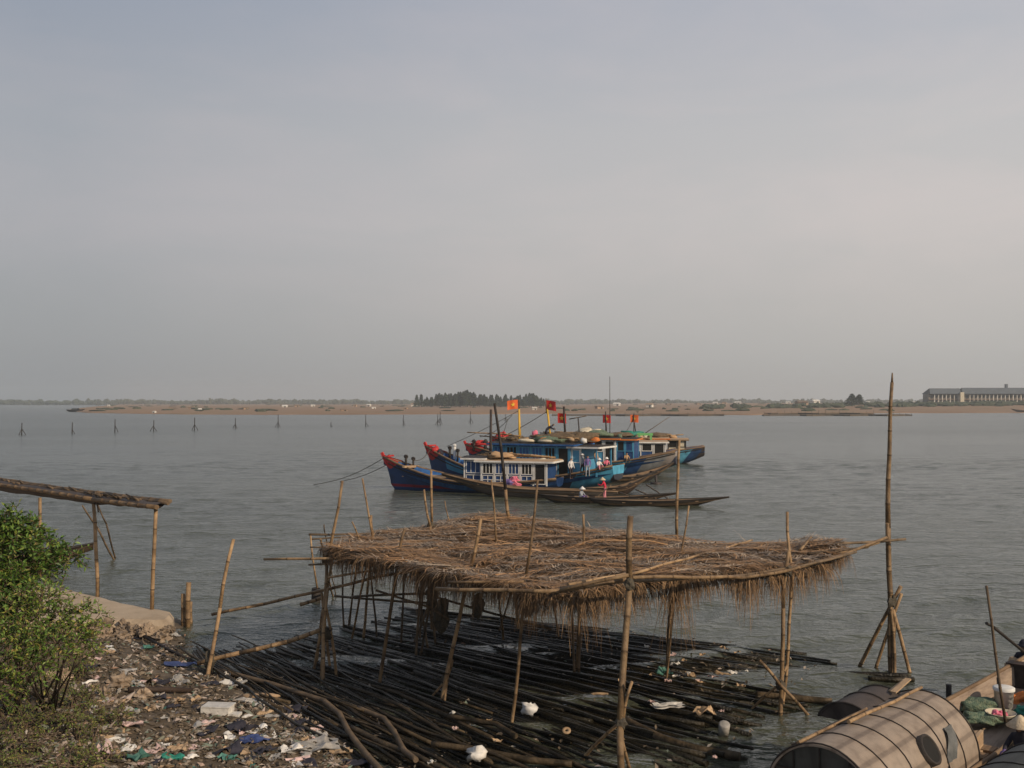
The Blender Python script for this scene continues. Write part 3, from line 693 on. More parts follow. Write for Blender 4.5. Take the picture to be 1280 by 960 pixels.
part('thatch', th, 'thatch', SH, True); part('grey_fronds', tg, 'thatch_grey', SH, True, 'greyer, weathered palm fronds laid over the straw')
# hanging fringe: from right tip round the front to the left corner
front = [RP[i % npts] for i in range(13, 27)]
fr = MB()
def tuft(p, d, nb, Lm, spread=.3):
    out = Vector((d.y, -d.x, 0))
    if out.y > 0: out = -out
    base = p + out * rr.uniform(-.35, .05); base.z = roof_z(base.x, base.y) + rr.uniform(-.08, .07)
    lean = rr.gauss(0, .45); flare = abs(rr.gauss(.35, .3)); stiff = rr.uniform(.15, .6)
    for k in range(nb):
        f_ = rr.gauss(0, 1); q = base + d * f_ * .07 + Vector((0, 0, rr.uniform(-.03, .03))); L = Lm * rr.uniform(.3, 1.35)
        o0 = out * (flare * rr.uniform(.4, 1.3)) + d * (lean + f_ * spread); w_ = rr.uniform(.010, .030); vs = []
        s_ = (d + out * rr.uniform(-.6, .6)).normalized(); kink = rr.gauss(0, .06)
        for j in range(5):
            t = j / 4; pt = q + o0 * (L * (t - .38 * t * t)) + Vector((0, 0, L * (.10 * t * stiff - t * t * .95))) + d * (kink * L * math.sin(t * 4))
            ww = w_ * (1 - .85 * t) * .5; vs += [pt - s_ * ww, pt + s_ * ww]
        fr.add(vs, [(2 * j, 2 * j + 1, 2 * j + 3, 2 * j + 2) for j in range(4)])
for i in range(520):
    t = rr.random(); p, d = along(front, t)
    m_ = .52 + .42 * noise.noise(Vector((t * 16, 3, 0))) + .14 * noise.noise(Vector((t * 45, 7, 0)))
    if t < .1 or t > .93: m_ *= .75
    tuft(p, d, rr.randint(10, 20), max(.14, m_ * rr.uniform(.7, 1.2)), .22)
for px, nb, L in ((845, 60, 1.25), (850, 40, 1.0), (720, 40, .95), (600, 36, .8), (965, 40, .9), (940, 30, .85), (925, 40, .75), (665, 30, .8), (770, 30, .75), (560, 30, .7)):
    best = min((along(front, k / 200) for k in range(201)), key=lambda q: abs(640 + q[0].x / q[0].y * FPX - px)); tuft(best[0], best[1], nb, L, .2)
part('fringe', fr, 'thatch_fringe_shaded', SH, True)

def post(parent, pts, r0, r1=None, mat='bamboo', name='post', bend=.03, label=None, node=.5):
    r0 *= .64; r1 = r1 * .64 if r1 else None
    """pts: list of (px,py,Y or None->on the water) from bottom to top"""
    q = [P(px, py, 0) if Y is None else Q(px, py, Y) for px, py, Y in pts]
    if pts[0][2] is None: q[0] = q[0] + (q[0] - q[1]).normalized() * .5
    m_ = MB()
    if len(q) == 2: bamboo(m_, q[0], q[1], r0, r1, bend, node)
    else:
        tot = len(q) - 1
        for i in range(tot):
            rr0 = lerp(r0, r1 or r0 * .7, i / tot); rr1 = lerp(r0, r1 or r0 * .7, (i + 1) / tot); bamboo(m_, q[i], q[i + 1], rr0, rr1, bend, node)
    return part(name, m_, mat, parent, True, label)
# posts through the roof (bottom, ..., top)
post(SH, [(404, 858, None), (409, 700, 24.4), (428, 601, 24.4)], .075, .05)
post(SH, [(440, 800, None), (466, 672, 26.3), (453, 598, 26.5)], .05, .035)
post(SH, [(455, 798, None), (467, 670, 27), (464, 644, 27)], .06, .05)
post(SH, [(436, 785, None), (450, 682, 26), (440, 652, 26)], .04, .03)
post(SH, [(474, 856, None), (498, 700, 23.4), (506, 661, 23.4)], .07, .05)
post(SH, [(540, 790, None), (538, 658, 28), (530, 612, 28.2)], .06, .045)
post(SH, [(545, 792, None), (540, 657, 28.4), (539, 588, 28.4)], .07, .05)
post(SH, [(563, 655, 29), (556, 626, 29)], .03, .02)
post(SH, [(553, 878, None), (588, 712, 22.2), (601, 648, 22.2)], .075, .055)
post(SH, [(630, 800, None), (620, 686, 25.2), (614, 600, 25.3)], .05, .035)
post(SH, [(648, 790, None), (637, 652, 29), (632, 612, 29)], .085, .075)
post(SH, [(632, 612, 29), (618, 504, 29)], .075, .055, 'wood_dark', label='dark upper length of the tallest leaning shelter post')
post(SH, [(639, 908, None), (657, 722, 20.4), (672, 600, 20.4)], .06, .035)
post(SH, [(720, 838, None), (729, 692, 24.4), (729, 643, 24.4)], .06, .045)
post(SH, [(779, 985, None), (775, 905, 17.6), (787, 728, 18.3), (788, 645, 18.3)], .10, .085, label='thickest post, at the front of the shelter')
post(SH, [(835, 800, None), (846, 675, 28), (849, 550, 28)], .075, .06)
post(SH, [(833, 852, None), (848, 706, 23), (861, 632, 23)], .045, .03)
post(SH, [(975, 893, None), (979, 760, 21.3), (986, 688, 21.3)], .075, .06)
post(SH, [(978, 880, None), (990, 715, 22), (984, 640, 22.4)], .06, .05)
for a, b_ in (((437, 782), (446, 705)), ((501, 808), (505, 706)), ((525, 800), (531, 716)), ((622, 792), (640, 735)), ((700, 800), (690, 735)), ((718, 845), (714, 740)), ((724, 842), (727, 738)), ((833, 850), (839, 728)), ((592, 772), (590, 716)), ((660, 780), (668, 735)), ((470, 798), (462, 705)), ((431, 786), (428, 700))):
    Y0 = P(a[0], a[1], 0).y; post(SH, [(a[0], a[1], None), (b_[0], b_[1], Y0)], .05, .04, 'bamboo_dark')
# clump of dark props at mid left
for a, b_ in (((520, 820), (531, 706)), ((526, 818), (546, 700)), ((535, 812), (520, 720)), ((545, 806), (536, 712)), ((515, 806), (548, 722))):
    Y0 = P(a[0], a[1], 0).y; post(SH, [(a[0], a[1], None), (b_[0], b_[1], Y0)], .055, .04, 'bamboo_dark')
# cross braces
post(SH, [(728, 950, None), (779, 900, 17.7), (790, 852, 17.6)], .05, .04, name='brace'); post(SH, [(789, 966, None), (773, 908, 17.6)], .055, .05, name='brace')
post(SH, [(1010, 895, None), (975, 856, 21.1), (949, 825, 21.1)], .055, .05, name='brace'); post(SH, [(942, 886, None), (975, 855, 21.4), (984, 832, 21.4)], .045, .04, name='brace')
post(SH, [(540, 872, None), (556, 852, 22.6), (566, 825, 22.6)], .04, .035, name='brace'); post(SH, [(555, 880, None), (562, 822, 22.6)], .05, .04, name='brace')
# lashed bundle at the left corner
for a, b_ in (((396, 832), (407, 742)), ((413, 838), (402, 740)), ((420, 846), (408, 760)), ((402, 850), (410, 735)), ((392, 838), (415, 700))):
    Y0 = P(a[0], a[1], 0).y; post(SH, [(a[0], a[1], None), (b_[0], b_[1], Y0 * .99)], .06, .05)
m_ = MB(); p = Q(407, 792, 24.2); m_.blob(p, (.15, .15, .16), 3, .3, 9, 6, 3); part('rope_lashing', m_, 'rope', SH, True)
for px, py, Y in ((975, 856, 21.25), (776, 903, 17.62), (656, 727, 20.35), (787, 730, 18.25), (985, 714, 21.3), (557, 850, 22.5), (408, 700, 24.4), (538, 657, 28.2)):
    m_ = MB(); m_.blob(Q(px, py, Y), (.11, .11, .10), px, .3, 8, 5, 3); part('rope_lashing', m_, 'rope', SH, True)
# rails and battens
def railp(pts, r0, r1=None, mat='bamboo', name='rail', z=None):
    q = [Q(px, py, Y) for px, py, Y in pts]; m_ = MB(); r0 *= .68; r1 = r1 * .68 if r1 else None
    for i in range(len(q) - 1):
        k = len(q) - 1; bamboo(m_, q[i], q[i + 1], lerp(r0, r1 or r0, i / k), lerp(r0, r1 or r0, (i + 1) / k), .01)
    return part(name, m_, mat, SH, True)
railp([(545, 736, 19.6), (700, 739, 18.4), (790, 722, 18.5), (930, 722, 20.5), (985, 713, 21.2), (1050, 695, 22.6), (1108, 672, 24.2)], .055, .05)
railp([(700, 735, 18.6), (790, 726, 18.7), (930, 719, 20.7), (1000, 708, 21.5), (1070, 690, 22.8)], .045, .04, 'bamboo_dark')
railp([(560, 728, 19.9), (655, 727, 19.7)], .04); railp([(700, 738, 18.3), (786, 719, 18.2)], .05)
railp([(330, 699, 24.2), (450, 698, 23.4), (578, 712, 21.3)], .045, .05)
railp([(386, 706, 24.6), (455, 700, 23.8)], .035); railp([(410, 722, 23.4), (500, 708, 22.8), (515, 706, 22.5)], .04)
railp([(388, 684, 25.5), (425, 685, 25)], .03); railp([(400, 688, 25.3), (440, 684, 24.6)], .03); railp([(404, 698, 24.6), (440, 680, 25.2)], .035)
railp([(386, 668, 27.2), (470, 667, 28), (540, 660, 29)], .045, mat='bamboo_dark'); railp([(390, 674, 26.6), (462, 670, 27.4)], .035, mat='bamboo_dark')
railp([(470, 664, 28), (585, 655, 29.5)], .04, mat='bamboo_dark'); railp([(575, 648, 29.8), (605, 658, 29)], .04, mat='bamboo_dark'); railp([(600, 658, 28.8), (655, 652, 29.8), (672, 651, 30)], .035, mat='bamboo_dark'); railp([(632, 658, 29), (660, 642, 30)], .03, mat='bamboo_dark')
railp([(710, 731, 18.7), (795, 716, 20), (870, 695, 22.5), (940, 675, 25.5)], .05, .035)
railp([(1000, 688, 23), (1014, 671, 24)], .05, .04); railp([(1030, 680, 24), (1100, 677, 24.3), (1132, 674, 24.4)], .05, .045, 'bamboo_dark'); railp([(1010, 692, 22.8), (1085, 684, 23.6)], .045, .04, 'bamboo_dark')
railp([(1010, 690, 23.2), (1060, 690, 23.3), (1098, 678, 24)], .05)
# under-deck spars
railp([(418, 745, 26), (500, 752, 25.8), (560, 755, 25.6)], .045, mat='bamboo_dark'); railp([(440, 746, 26.3), (530, 742, 26), (620, 768, 25.5), (690, 787, 25)], .045, mat='bamboo_dark'); railp([(470, 738, 24), (540, 760, 23.6), (560, 774, 23.4)], .04, mat='bamboo_dark')
# long spar to the bank + slanting light spar under the edge
railp([(265, 768, 25.6), (330, 755, 25.3), (390, 741, 24.6), (470, 721, 23.8), (550, 708, 22.2)], .06, .05)
railp([(526, 730, 22), (560, 716, 21.6)], .035)
# hanging rag bundles under the deck
for px, py, Y, h_ in ((540, 745, 25.5, .6), (598, 758, 24.5, .5), (552, 770, 24.6, .7), (660, 760, 23, .4)):
    m_ = MB(); c_ = Q(px, py, Y); m_.blob(c_, (.16, .16, h_ * .5), px, .4, 8, 7, 2.2); part('hanging_straw', m_, 'rope', SH, True)

# short outer posts left of the shelter, two on a sunk pile
t = thing('pile_stump', P(395, 750, 0), 'short dark pile stump with a thin crooked pole, left of the thatched shelter', 'pile')
m_ = MB(); p = P(395, 752, 0); m_.lathe([(.14, -.5), (.15, .1), (.14, .42), (.1, .45), (0, .45)], 10, p); part('pile', m_, 'wood_dark', t, True)
post(t, [(397, 738, p.y - .05), (388, 667, p.y - .3)], .05, .045, name='pole')
t = thing('bamboo_stake', P(420, 760, 0), 'pair of thin upright poles between the pile stump and the shelter', 'stake')
post(t, [(416, 745, None), (401, 674, 26.5)], .05, .04, name='pole'); post(t, [(420, 742, None), (405, 656, 27.5)], .03, .025, name='pole')
m_ = MB(); bamboo(m_, Q(375, 756, 26), Q(405, 747, 26.2), .05, .04); part('cross_stick', m_, 'bamboo', t, True)

# ------------------------------------------------------------------ handrail spar and leaning post by the bank
J = thing('bamboo_handrail', P(260, 845, .1), 'leaning bamboo post lashed to a long rail running from the littered bank to the shelter', 'handrail')
post(J, [(258, 850, None), (275, 760, 24.6), (292, 674, 24.9)], .08, .065)
post(J, [(260, 836, 24.4), (263, 815, 24.4)], .05, name='stub'); post(J, [(259, 852, 24.3), (261, 828, 24.3)], .06, .05, name='stub')
m_ = MB(); q = [Q(247, 829, 24.3), Q(300, 816, 24.4), Q(360, 802, 24.3), Q(402, 787, 24.2)]
for i in range(3): bamboo(m_, q[i], q[i + 1], .055, .052, .01)
part('rail', m_, 'bamboo', J, True)
m_ = MB(); m_.blob(Q(262, 826, 24.35), (.14, .14, .2), 2, .3, 8, 6, 3); part('rope_lashing', m_, 'rope', J, True)

# ------------------------------------------------------------------ tall mooring pole with props
T = thing('mooring_pole', P(1115, 843, 0), 'very tall bamboo mooring pole braced by slanting props in open water', 'pole')
b0 = P(1113, 843, 0); Yb = b0.y
m_ = MB(); bamboo(m_, b0 - Vector((0, 0, .6)), Q(1110, 660, Yb), .068, .064, .02); bamboo(m_, Q(1110, 660, Yb), Q(1115, 478, Yb), .064, .04, .03); m_.tube([Q(1115, 479, Yb), Q(1115.4, 466, Yb)], [.03, .015], 6); part('pole', m_, 'bamboo', T, True)
m_ = MB(); bamboo(m_, P(1117, 838, 0) - Vector((0, 0, .5)), Q(1109, 654, Yb - .15), .05, .045, .02); part('side_pole', m_, 'bamboo', T, True)
for a, b_, r_ in (((1075, 832), (1126, 733), .06), ((1094, 838), (1127, 742), .05), ((1137, 842), (1116, 762), .055), ((1118, 845), (1111, 735), .05), ((1112, 838), (1119, 770), .05)):
    p = P(a[0], a[1], 0); m_ = MB(); e = Q(b_[0], b_[1], Yb); r_ *= .85; bamboo(m_, p + (p - e).normalized() * .5, e, r_, r_ * .9, .03); part('brace', m_, 'bamboo', T, True)
m_ = MB(); m_.blob(Q(1115, 752, Yb), (.13, .13, .16), 4, .3, 8, 6, 3); part('rope_lashing', m_, 'rope', T, True)

# ------------------------------------------------------------------ bamboo awning on the landing (left)
A = thing('bamboo_awning', P(120, 745, .5), 'narrow bamboo awning of rolled mats on slim posts over the concrete landing', 'awning')
for a, b_ in (((190, 762), (195, 636)), ((122, 746), (117, 630)), ((50, 722), (50, 622))):
    p = P(a[0], a[1], .5); m_ = MB(); bamboo(m_, p, Q(b_[0], b_[1], p.y), .06, .055, .02); part('post', m_, 'bamboo', A, True)
ra, rb, rc = Q(197, 634, 29.2), Q(117, 624, 31.6), Q(-40, 600, 37)
ln = (rc - ra).normalized(); sd = Vector((ln.y, -ln.x, 0)) * -1
for off, dz, r_, mt, nm in ((-.02, 0, .07, 'bamboo', 'beam'), (.34, .08, .055, 'bamboo_dark', 'beam'), (.4, .14, .06, 'bamboo_dark', 'beam')):
    m_ = MB(); o = sd * off * (1 if sd.y > 0 else -1) + Vector((0, 0, dz)); bamboo(m_, ra + o, rb + o, r_, r_, .03); bamboo(m_, rb + o, rc + o, r_, r_ * .9, .03); part(nm, m_, mt, A, True)
m_ = MB(); so_ = sd * (1 if sd.y > 0 else -1)
def awn(t, off, dz): return ra.lerp(rb, t * 2) + so_ * off + Vector((0, 0, dz)) if t < .5 else rb.lerp(rc, t * 2 - 1) + so_ * off + Vector((0, 0, dz))
m_.sm = True
m_.grid([[awn(t / 30, off, dz + .05 * noise.noise(Vector((t * .7, off * 4, 1)))) for off, dz in ((.06, .05), (.14, .07), (.24, .09), (.34, .06), (.36, .0), (.22, -.04 - .005 * t), (.08, -.05 - .007 * t), (.03, -.02), (.06, .05))] for t in range(1, 31)])
part('rolled_mat', m_, 'mat_brown', A, True)
for i in range(26):
    t = rr.uniform(.1, .98); m_ = MB(); c_ = awn(t, rr.uniform(.1, .32), .11); d_ = ln * rr.uniform(.2, .6) + Vector((0, 0, rr.uniform(-.02, .12))); m_.tube([c_, c_ + d_], [.035, .02], 5); part('loose_stick', m_, 'bamboo_dark', A, True)
m_ = MB(); bamboo(m_, Q(119, 615, 31.8), Q(123, 640, 31.4), .03); part('loose_stick', m_, 'bamboo_dark', A, True)
t = thing('bamboo_prop', P(143, 700, 0), 'two thin poles meeting in a V in the water behind the awning', 'prop')
post(t, [(143, 700, None), (122, 660, 41), (103, 632, 40)], .07, .05, 'bamboo_dark', 'pole'); post(t, [(144, 697, None), (133, 655, 41.3), (121, 626, 41)], .06, .045, 'bamboo_dark', 'pole')
# stakes at the landing corner
for i, (a, b_, r_) in enumerate((((229, 782), (229, 742), .07), ((235, 783), (236, 728), .08), ((233, 780), (232, 757), .09), ((239, 778), (238, 752), .07))):
    p = P(a[0], a[1], 0); m_ = MB(); bamboo(m_, p - Vector((0, 0, .3)), Q(b_[0], b_[1], p.y), r_, r_ * .9, .02)
    solo('bamboo_stake', m_, 'bamboo' if i != 2 else 'bamboo_dark', p, ['left of the cluster of bamboo stakes at the water corner of the concrete landing', 'tallest bamboo stake at the water corner of the concrete landing', 'short dark stake inside the cluster at the landing corner', 'rightmost short stake of the cluster at the landing corner'][i], 'stake')

# ------------------------------------------------------------------ raft of floating poles
rr = random.Random(9)
SL = [P(215, 812, 0), P(262, 808, 0), P(330, 800, 0), P(400, 792, 0), P(470, 780, 0), P(500, 768, 0), P(508, 760, 0)]
EL = [P(470, 975, 0), P(640, 1000, 0), P(800, 990, 0), P(940, 945, 0), P(1000, 885, 0), P(1020, 852, 0), P(1062, 824, 0)]
def pl(L, t):
    k = len(L) - 1; i = min(int(t * k), k - 1); return L[i].lerp(L[i + 1], t * k - i)
NP = 292
for i in range(NP):
    t = (i + rr.random()) / NP; t = min(.999, t)
    a = pl(SL, t); b_ = pl(EL, min(.999, max(0, t + rr.gauss(0, .025))))
    s0 = rr.uniform(-.02, .22) if rr.random() < .6 else rr.uniform(.1, .55); s1 = 1 - abs(rr.gauss(0, .12)) if rr.random() < .65 else rr.uniform(.55, .9)
    p0 = a.lerp(b_, s0); p1 = a.lerp(b_, max(s1, s0 + .3)); L = (p1 - p0).length
    if .505 < t < .545: continue                              # open strip of water inside the raft
    r_ = rr.uniform(.018, .040) if t < .42 else rr.uniform(.028, .068)
    lift = rr.uniform(-.07, .05) + (.10 if t < .3 and rr.random() < .4 else 0)
    z0 = lift + rr.uniform(-.02, .06); z1 = lift + rr.uniform(-.05, .10)
    if t > .6: z1 -= .09
    side = (p1 - p0).cross(UP).normalized(); bd = rr.gauss(0, .24); m_ = MB(); pts = []; rad = []
    K = max(6, int(L / .9)); ph = rr.uniform(0, 6)
    for j in range(K + 1):
        u_ = j / K; q = p0.lerp(p1, u_) + side * (bd * math.sin(math.pi * u_) + .05 * math.sin(ph + j * 1.3) + .03 * math.sin(ph * 2 + j * 2.9)); q.z = lerp(z0, z1, u_) + .03 * math.sin(ph + u_ * 5)
        d_ = (p1 - p0).normalized() * .03
        if 0 < j < K: pts += [q - d_, q, q + d_]; rad += [r_ * lerp(.8, 1, u_)] * 3; rad[-2] *= 1.12
        else: pts.append(q); rad.append(r_ * lerp(.75, 1, u_))
    m_.tube(pts, rad, 6)
    if t < .34: lab = 'thin wet bamboo pole in the left fan of floating poles beside the littered bank'; mt = 'lit_pole' if rr.random() < .5 else 'wet_shaded_pole'
    elif t < .8: lab = 'dark waterlogged pole floating in the raft below the thatched shelter'; mt = 'wet_shaded_pole'
    else: lab = 'dark pole in the outer back rows of the raft, its end reaching open water'; mt = 'wet_shaded_pole'
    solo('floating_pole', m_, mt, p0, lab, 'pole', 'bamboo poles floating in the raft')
def lone_pole(px, r_, lab, mt='lit_pole', z=.12):
    q = [P(x, y, z if len(c_) == 0 else c_[0]) for x, y, *c_ in px]; m_ = MB(); pts = []; rad = []
    for i in range(len(q) - 1):
        for k in range(5):
            pts.append(q[i].lerp(q[i + 1], k / 5)); rad.append(r_ * (1.1 if k == 0 else 1))
    pts.append(q[-1]); rad.append(r_); m_.tube(pts, rad, 8)
    solo('floating_pole', m_, mt, q[0], lab, 'pole')
lone_pole([(275, 838), (340, 855), (405, 876), (425, 893), (436, 915), (455, 940), (478, 965)], .055, 'light brown pole with a sharp bend, nearest to the littered bank', 'bamboo_dark', z=.16)
lone_pole([(448, 885), (480, 898), (493, 915), (505, 938), (520, 950)], .05, 'pale pole bent downward left of the front shelter posts', 'bamboo_dark', z=.2)
lone_pole([(440, 910), (480, 930), (520, 945), (560, 965)], .055, 'pale crooked pole at the bottom edge between the bent poles', z=.15)
lone_pole([(780, 900), (830, 925), (870, 937), (925, 946)], .085, 'thick pole with a pale cut end lying right of the front shelter post', z=.06)
lone_pole([(945, 868), (985, 872), (1040, 877)], .075, 'short thick log floating right of the braced shelter post', z=.05)
lone_pole([(1044, 842), (1100, 844), (1135, 845)], .07, 'dark log floating at the foot of the mooring pole', 'wet_shaded_pole', .03)
lone_pole([(1085, 848), (1120, 850), (1142, 849)], .06, 'shorter dark log just below the mooring pole log', 'wet_shaded_pole', .02)
lone_pole([(540, 930), (600, 938), (660, 950), (715, 955)], .06, 'pale brown pole running along the bottom edge to a knobbly end', z=.18)
lone_pole([(560, 895), (620, 905), (645, 920)], .05, 'light pole above the bottom edge near a white bag', z=.22)

# the many thinner poles sunk below the top layer
um = MB()
for i in range(330):
    t = rr.random() if rr.random() < .5 else rr.uniform(.42, .95)
    if .51 < t < .54: continue
    a = pl(SL, t); b_ = pl(EL, min(.999, max(0, t + rr.gauss(0, .03)))); s0 = rr.uniform(.0, .4); s1 = rr.uniform(.75, 1.02) - (.12 if t > .7 else 0); p0 = a.lerp(b_, s0); p1 = a.lerp(b_, s1)
    side = (p1 - p0).cross(UP).normalized(); bd = rr.gauss(0, .25); ph = rr.uniform(0, 6); r_ = rr.uniform(.025, .055); z0 = rr.uniform(-.05, .01)
    um.tube([p0.lerp(p1, j / 9) + side * (bd * math.sin(math.pi * j / 9) + .05 * math.sin(ph + j * 1.7)) + Vector((0, 0, z0)) for j in range(10)], r_, 5)
solo('sunken_poles', um, 'wet_shaded_pole', (0, 23, 0), kind='stuff')
# sodden leaf bits caught on the raft
dbm = MB()
for i in range(1500):
    t = rr.random(); a = pl(SL, t); b_ = pl(EL, t); p = a.lerp(b_, rr.uniform(.15, .98)) + Vector((0, 0, rr.uniform(.03, .12))); s_ = rr.uniform(.015, .06)
    q = Vector((rr.gauss(0, 1), rr.gauss(0, 1), rr.gauss(0, .4))).normalized() * s_ * 1.4; w_ = q.cross(UP).normalized() * s_ * .6
    dbm.quad(p - q, p + w_, p + q, p - w_ + Vector((0, 0, s_ * .3)))
solo('raft_debris', dbm, 'litter', (0, 23, 0), kind='stuff')
# ------------------------------------------------------------------ hulls
def hull_fn(L, B, zb, zm, zs, keel=-.45, over=.30, stern_w=.55, rake=.6, full=.5, bowp=2.2, bo=.93, kb=.165):
    """returns section function: s 0 stern .. 1 bow -> (x, half beam, z sheer, z keel)"""
    def sec(s):
        z_s = zm + (zb - zm) * max(0, (s - .42) / .58) ** 2.1 + (zs - zm) * max(0, (.42 - s) / .42) ** 1.7
        b_ = B / 2 * (1 - max(0, (s - .45) / .55) ** bowp) if s > .45 else B / 2 * (1 - (1 - stern_w) * ((.45 - s) / .45) ** 2)
        zk = keel
        if s < over: zk = keel + (zs * (.45 if stern_w > .3 else .72) - keel) * ((over - s) / over) ** 1.5
        if s > bo: zk = keel + (zb * kb - keel) * ((s - bo) / (1 - bo)) ** 1.6
        return s * L, max(b_, .04), z_s, zk
    def pt(s, u, side, inset=0.0):
        x, b_, z_s, zk = sec(s); bb = max(.0, b_ - inset)
        xx = x + rake * max(0, (s - .7) / .3) ** 2 * (u ** 1.4) - rake * .0
        return Vector((xx, side * bb * (u ** (full * (.4 + .6 * min(1, s / .38)) if stern_w > .3 else full)), zk + (z_s - zk) * u))
    return sec, pt
def hull_mesh(sec, pt, n=36, nu=8, deck=.35, inset=.09, s0=0.0):
    """outer skin, inner bulwark, deck, gunwale top as one closed hull"""
    mb = MB(); mb.sm = True; ss = [s0 + (1 - s0) * i / n for i in range(n + 1)]
    for side in (1, -1):
        rows = [[pt(s, j / nu, side) for j in range(nu + 1)] for s in ss]
        mb.grid(rows if side == -1 else [r[::-1] for r in rows])
        inn = []
        for s in ss:
            o = pt(s, 1, side); x, b_, z_s, zk = sec(s); dz = min(deck, (z_s - zk) * .6); bb = max(0.0, b_ - inset)
            cy_ = (pt(s, 1, 1).y + pt(s, 1, -1).y) / 2; inn.append([o, Vector((o.x, cy_ + side * bb, o.z)), Vector((o.x, cy_ + side * bb * .94, o.z - dz)), Vector((o.x, cy_, o.z - dz + .02))])
        mb.cur = 1; mb.grid(inn if side == -1 else [r[::-1] for r in inn]); mb.cur = 0
    r = [pt(s0, j / nu, 1) for j in range(nu + 1)]; q = [pt(s0, j / nu, -1) for j in range(nu + 1)]
    mb.add(r + q[::-1], [tuple(range(2 * nu + 2))])
    return mb
def gunwale(pt, r_, n=30, s0=0.0, s1=1.0, u=1.0, dz=.02):
    m = MB()
    for side in (1, -1): m.tube([pt(lerp(s0, s1, i / n), u, side) + Vector((0, 0, dz)) for i in range(n + 1)], r_, 6)
    return m
def flag(parent, p, w, h, cloth, ang=0.0, droop=.15):
    m = MB(); m.sm = True; d = Vector((math.cos(ang), math.sin(ang), 0)); sd = Vector((-d.y, d.x, 0))
    def fp(a, b_): return Vector(p) + d * (w * a) + sd * (.12 * w * math.sin(a * 5 + b_ * 1.2) * a) + Vector((0, 0, -h * b_ - droop * h * a * a))
    for o, fl in ((.0, False), (.015, True)):
        rows = [[fp(i / 8, j / 5) + sd * o for j in range(6)] for i in range(9)]; m.grid(rows[::-1] if fl else rows)
    f = part('flag', m, cloth, parent)
    st = MB(); c_ = (.48, .5)
    for s_ in (-.03, .045):
        vs = []
        for k in range(10):
            a = math.pi / 2 + k * math.pi / 5; q = .27 if k % 2 == 0 else .11
            vs.append(fp(c_[0] + math.cos(a) * q * h / w, c_[1] - math.sin(a) * q) + sd * s_)
        st.add(vs, [tuple(range(10))])
    part('star', st, 'star', f)
def heap(c, r, mat, name, lab, cat, loc_parent, seed=0, amp=.35):
    """a heap lying on a boat: own thing, placed in the boat's frame"""
    W = WM[loc_parent.name]; p = W @ Vector((c[0], -c[1], c[2])); m = MB(); m.sm = True; m.blob((0, 0, 0), r, seed, amp, 18, 10, 2.2)
    for v in range(len(m.v)):
        x, y, z = m.v[v]; k = 1 + .16 * noise.noise(Vector((x * 5 + seed, y * 5, z * 5))); m.v[v] = (x * k, y * k, max(z * k, -r[2] * .35))
    return solo(name, m, mat, p, lab, cat, local=True, rz=loc_parent.rotation_euler.z)
def local_solo(name, m, mat, boat, lab, cat, c=(0, 0, 0), group=None):
    W = WM[boat.name]; return solo(name, m, mat, W @ Vector((c[0], -c[1], c[2])), lab, cat, group, local=True, rz=boat.rotation_euler.z)

